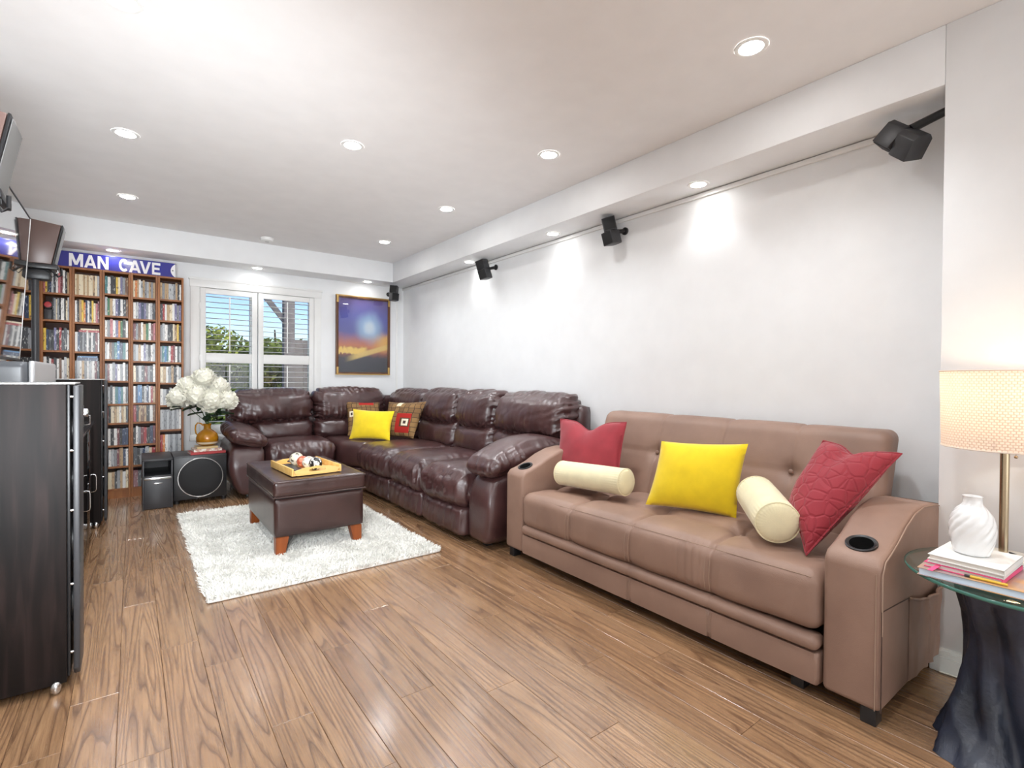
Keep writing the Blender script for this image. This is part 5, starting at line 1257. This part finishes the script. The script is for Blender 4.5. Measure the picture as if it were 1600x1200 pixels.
# ------------------------------------------------------------------ outside the window
m_grass = M('grass', lin(104, 120, 62), .9, var=.35, vscale=3.)
o = MB().box((-14, 6.2, -.7), (18, 34, -.6)).obj('lawn', m_grass); tag(o, 'green lawn beyond the window', 'lawn')
m_bark = M('bark', lin(74, 60, 48), .9, var=.3, vscale=20.)
def leafmat(name, c1, c2):
    m, n, b = base_mat(name); g = N(n, 'ShaderNodeNewGeometry'); r = ramp(n, [(0, c1), (1, c2)]); n.links.new(g.outputs['Random Per Island'], r.inputs[0])
    n.nodes.remove(b); d = N(n, 'ShaderNodeBsdfDiffuse'); tl = N(n, 'ShaderNodeBsdfTranslucent'); x = N(n, 'ShaderNodeMixShader'); x.inputs[0].default_value = .35
    for q in (d, tl): n.links.new(r.outputs[0], q.inputs[0])
    n.links.new(d.outputs[0], x.inputs[1]); n.links.new(tl.outputs[0], x.inputs[2]); n.links.new(x.outputs[0], n.nodes['Material Output'].inputs[0]); return m
lm = [leafmat('leaves_bright', lin(96, 112, 44), lin(176, 186, 92)), leafmat('leaves_mid', lin(74, 94, 42), lin(150, 164, 84)), leafmat('leaves_dark', lin(52, 74, 40), lin(116, 134, 74))]
tr_ = random.Random(9)
def tree(x, y, h, rad, k, label, n_=6500, zb_=-.6):
    t = thing('leafy_tree', label, 'tree', (x, y, zb_), 'trees beyond the window')
    MB().tube([(x, y, zb_), (x+.03, y, zb_+h*.5), (x-.02, y+.03, zb_+h*.9)], [.07, .05, .015], 8).obj('trunk', m_bark, t)
    bm = bmesh.new(); blobs = [(V((x+tr_.uniform(-.7, .7)*rad, y+tr_.uniform(-.6, .6)*rad, zb_+h*tr_.uniform(.25, .9))), rad*tr_.uniform(.35, .6)) for _ in range(9)]
    for i in range(n_):
        c, r = tr_.choice(blobs); d = V((tr_.gauss(0, 1), tr_.gauss(0, 1), tr_.gauss(0, 1))).normalized(); p = c+d*r*tr_.uniform(.6, 1.05)
        a = (d+V((tr_.uniform(-.8, .8), tr_.uniform(-.8, .8), tr_.uniform(-.8, .8)))).normalized(); e = a.orthogonal().normalized(); f = a.cross(e); s = tr_.uniform(.04, .085)
        vs = [bm.verts.new(p+e*s), bm.verts.new(p+f*s*.5), bm.verts.new(p-e*s), bm.verts.new(p-f*s*.5)]; bm.faces.new(vs)
    me = bpy.data.meshes.new('foliage'); bm.transform(W(t).inverted()); bm.to_mesh(me); bm.free(); me.materials.append(lm[k])
    o = bpy.data.objects.new('foliage', me); COL.objects.link(o); o.parent = t; o['kind'] = 'stuff'
TR = [(.55, 10.6, 2.75, .9, 0, 'bright green tree at the left of the left shutter'), (1.45, 11.4, 2.45, .9, 0, 'bright green tree in the middle of the left shutter'), (2.35, 11.2, 2.95, .95, 1, 'taller tree seen left of the post in the right shutter'), (3.4, 11.5, 2.5, .9, 1, 'tree behind the grey post in the right shutter'),
      (.35, 8.6, 1.5, .7, 2, 'low dark bush at the bottom left of the window'), (1.25, 8.8, 1.6, .75, 2, 'low dark bush below the middle of the window'), (2.0, 8.9, 1.65, .6, 1, 'low bush left of the post in the right shutter'), (-.4, 11.2, 2.6, .9, 1, 'tree at the far left beyond the window frame'), (4.4, 11.8, 2.6, .9, 2, 'dark tree at the far right beyond the window frame'), (2.9, 9.4, 1.8, .7, 2, 'dark bush right of the post'), (.95, 12.8, 2.4, .8, 1, 'background tree between the two bright trees')]
for a in TR: tree(*a)
m_post = M('shade_grey_timber', lin(136, 128, 124), .85, var=.15, vscale=12.)  # grey carries the post's dimness in shade; tone varies at random
pt = thing('deck_post', 'grey timber post with a diagonal brace beyond the right shutter', 'post', (1.86, 8.05, -.6))
box('post', (1.785, 7.98, -.6), (1.935, 8.12, 3.6), m_post, pt, .006)
MB().tube([(1.80, 8.05, 1.93), (1.40, 8.05, 2.44), (1.0, 8.05, 2.95)], .052, 4).obj('brace', m_post, pt)
box('beam', (-1.2, 7.96, 3.5), (4.5, 8.14, 3.7), m_post, pt, .006)
fc = thing('board_fence', 'grey board fence panel right of the timber post beyond the window', 'fence', (2.7, 8.2, -.6))
for i in range(12): box('board', (1.95+.155*i, 8.16, -.6), (2.10+.155*i, 8.18, 1.66), m_post, fc, .002, 1)
MB().box((1.95, 8.18, 1.45), (3.82, 8.22, 1.54)).box((1.95, 8.18, .2), (3.82, 8.22, .29)).obj('rail', m_post, fc)
print('planks', cnt, 'objects', len(bpy.data.objects))
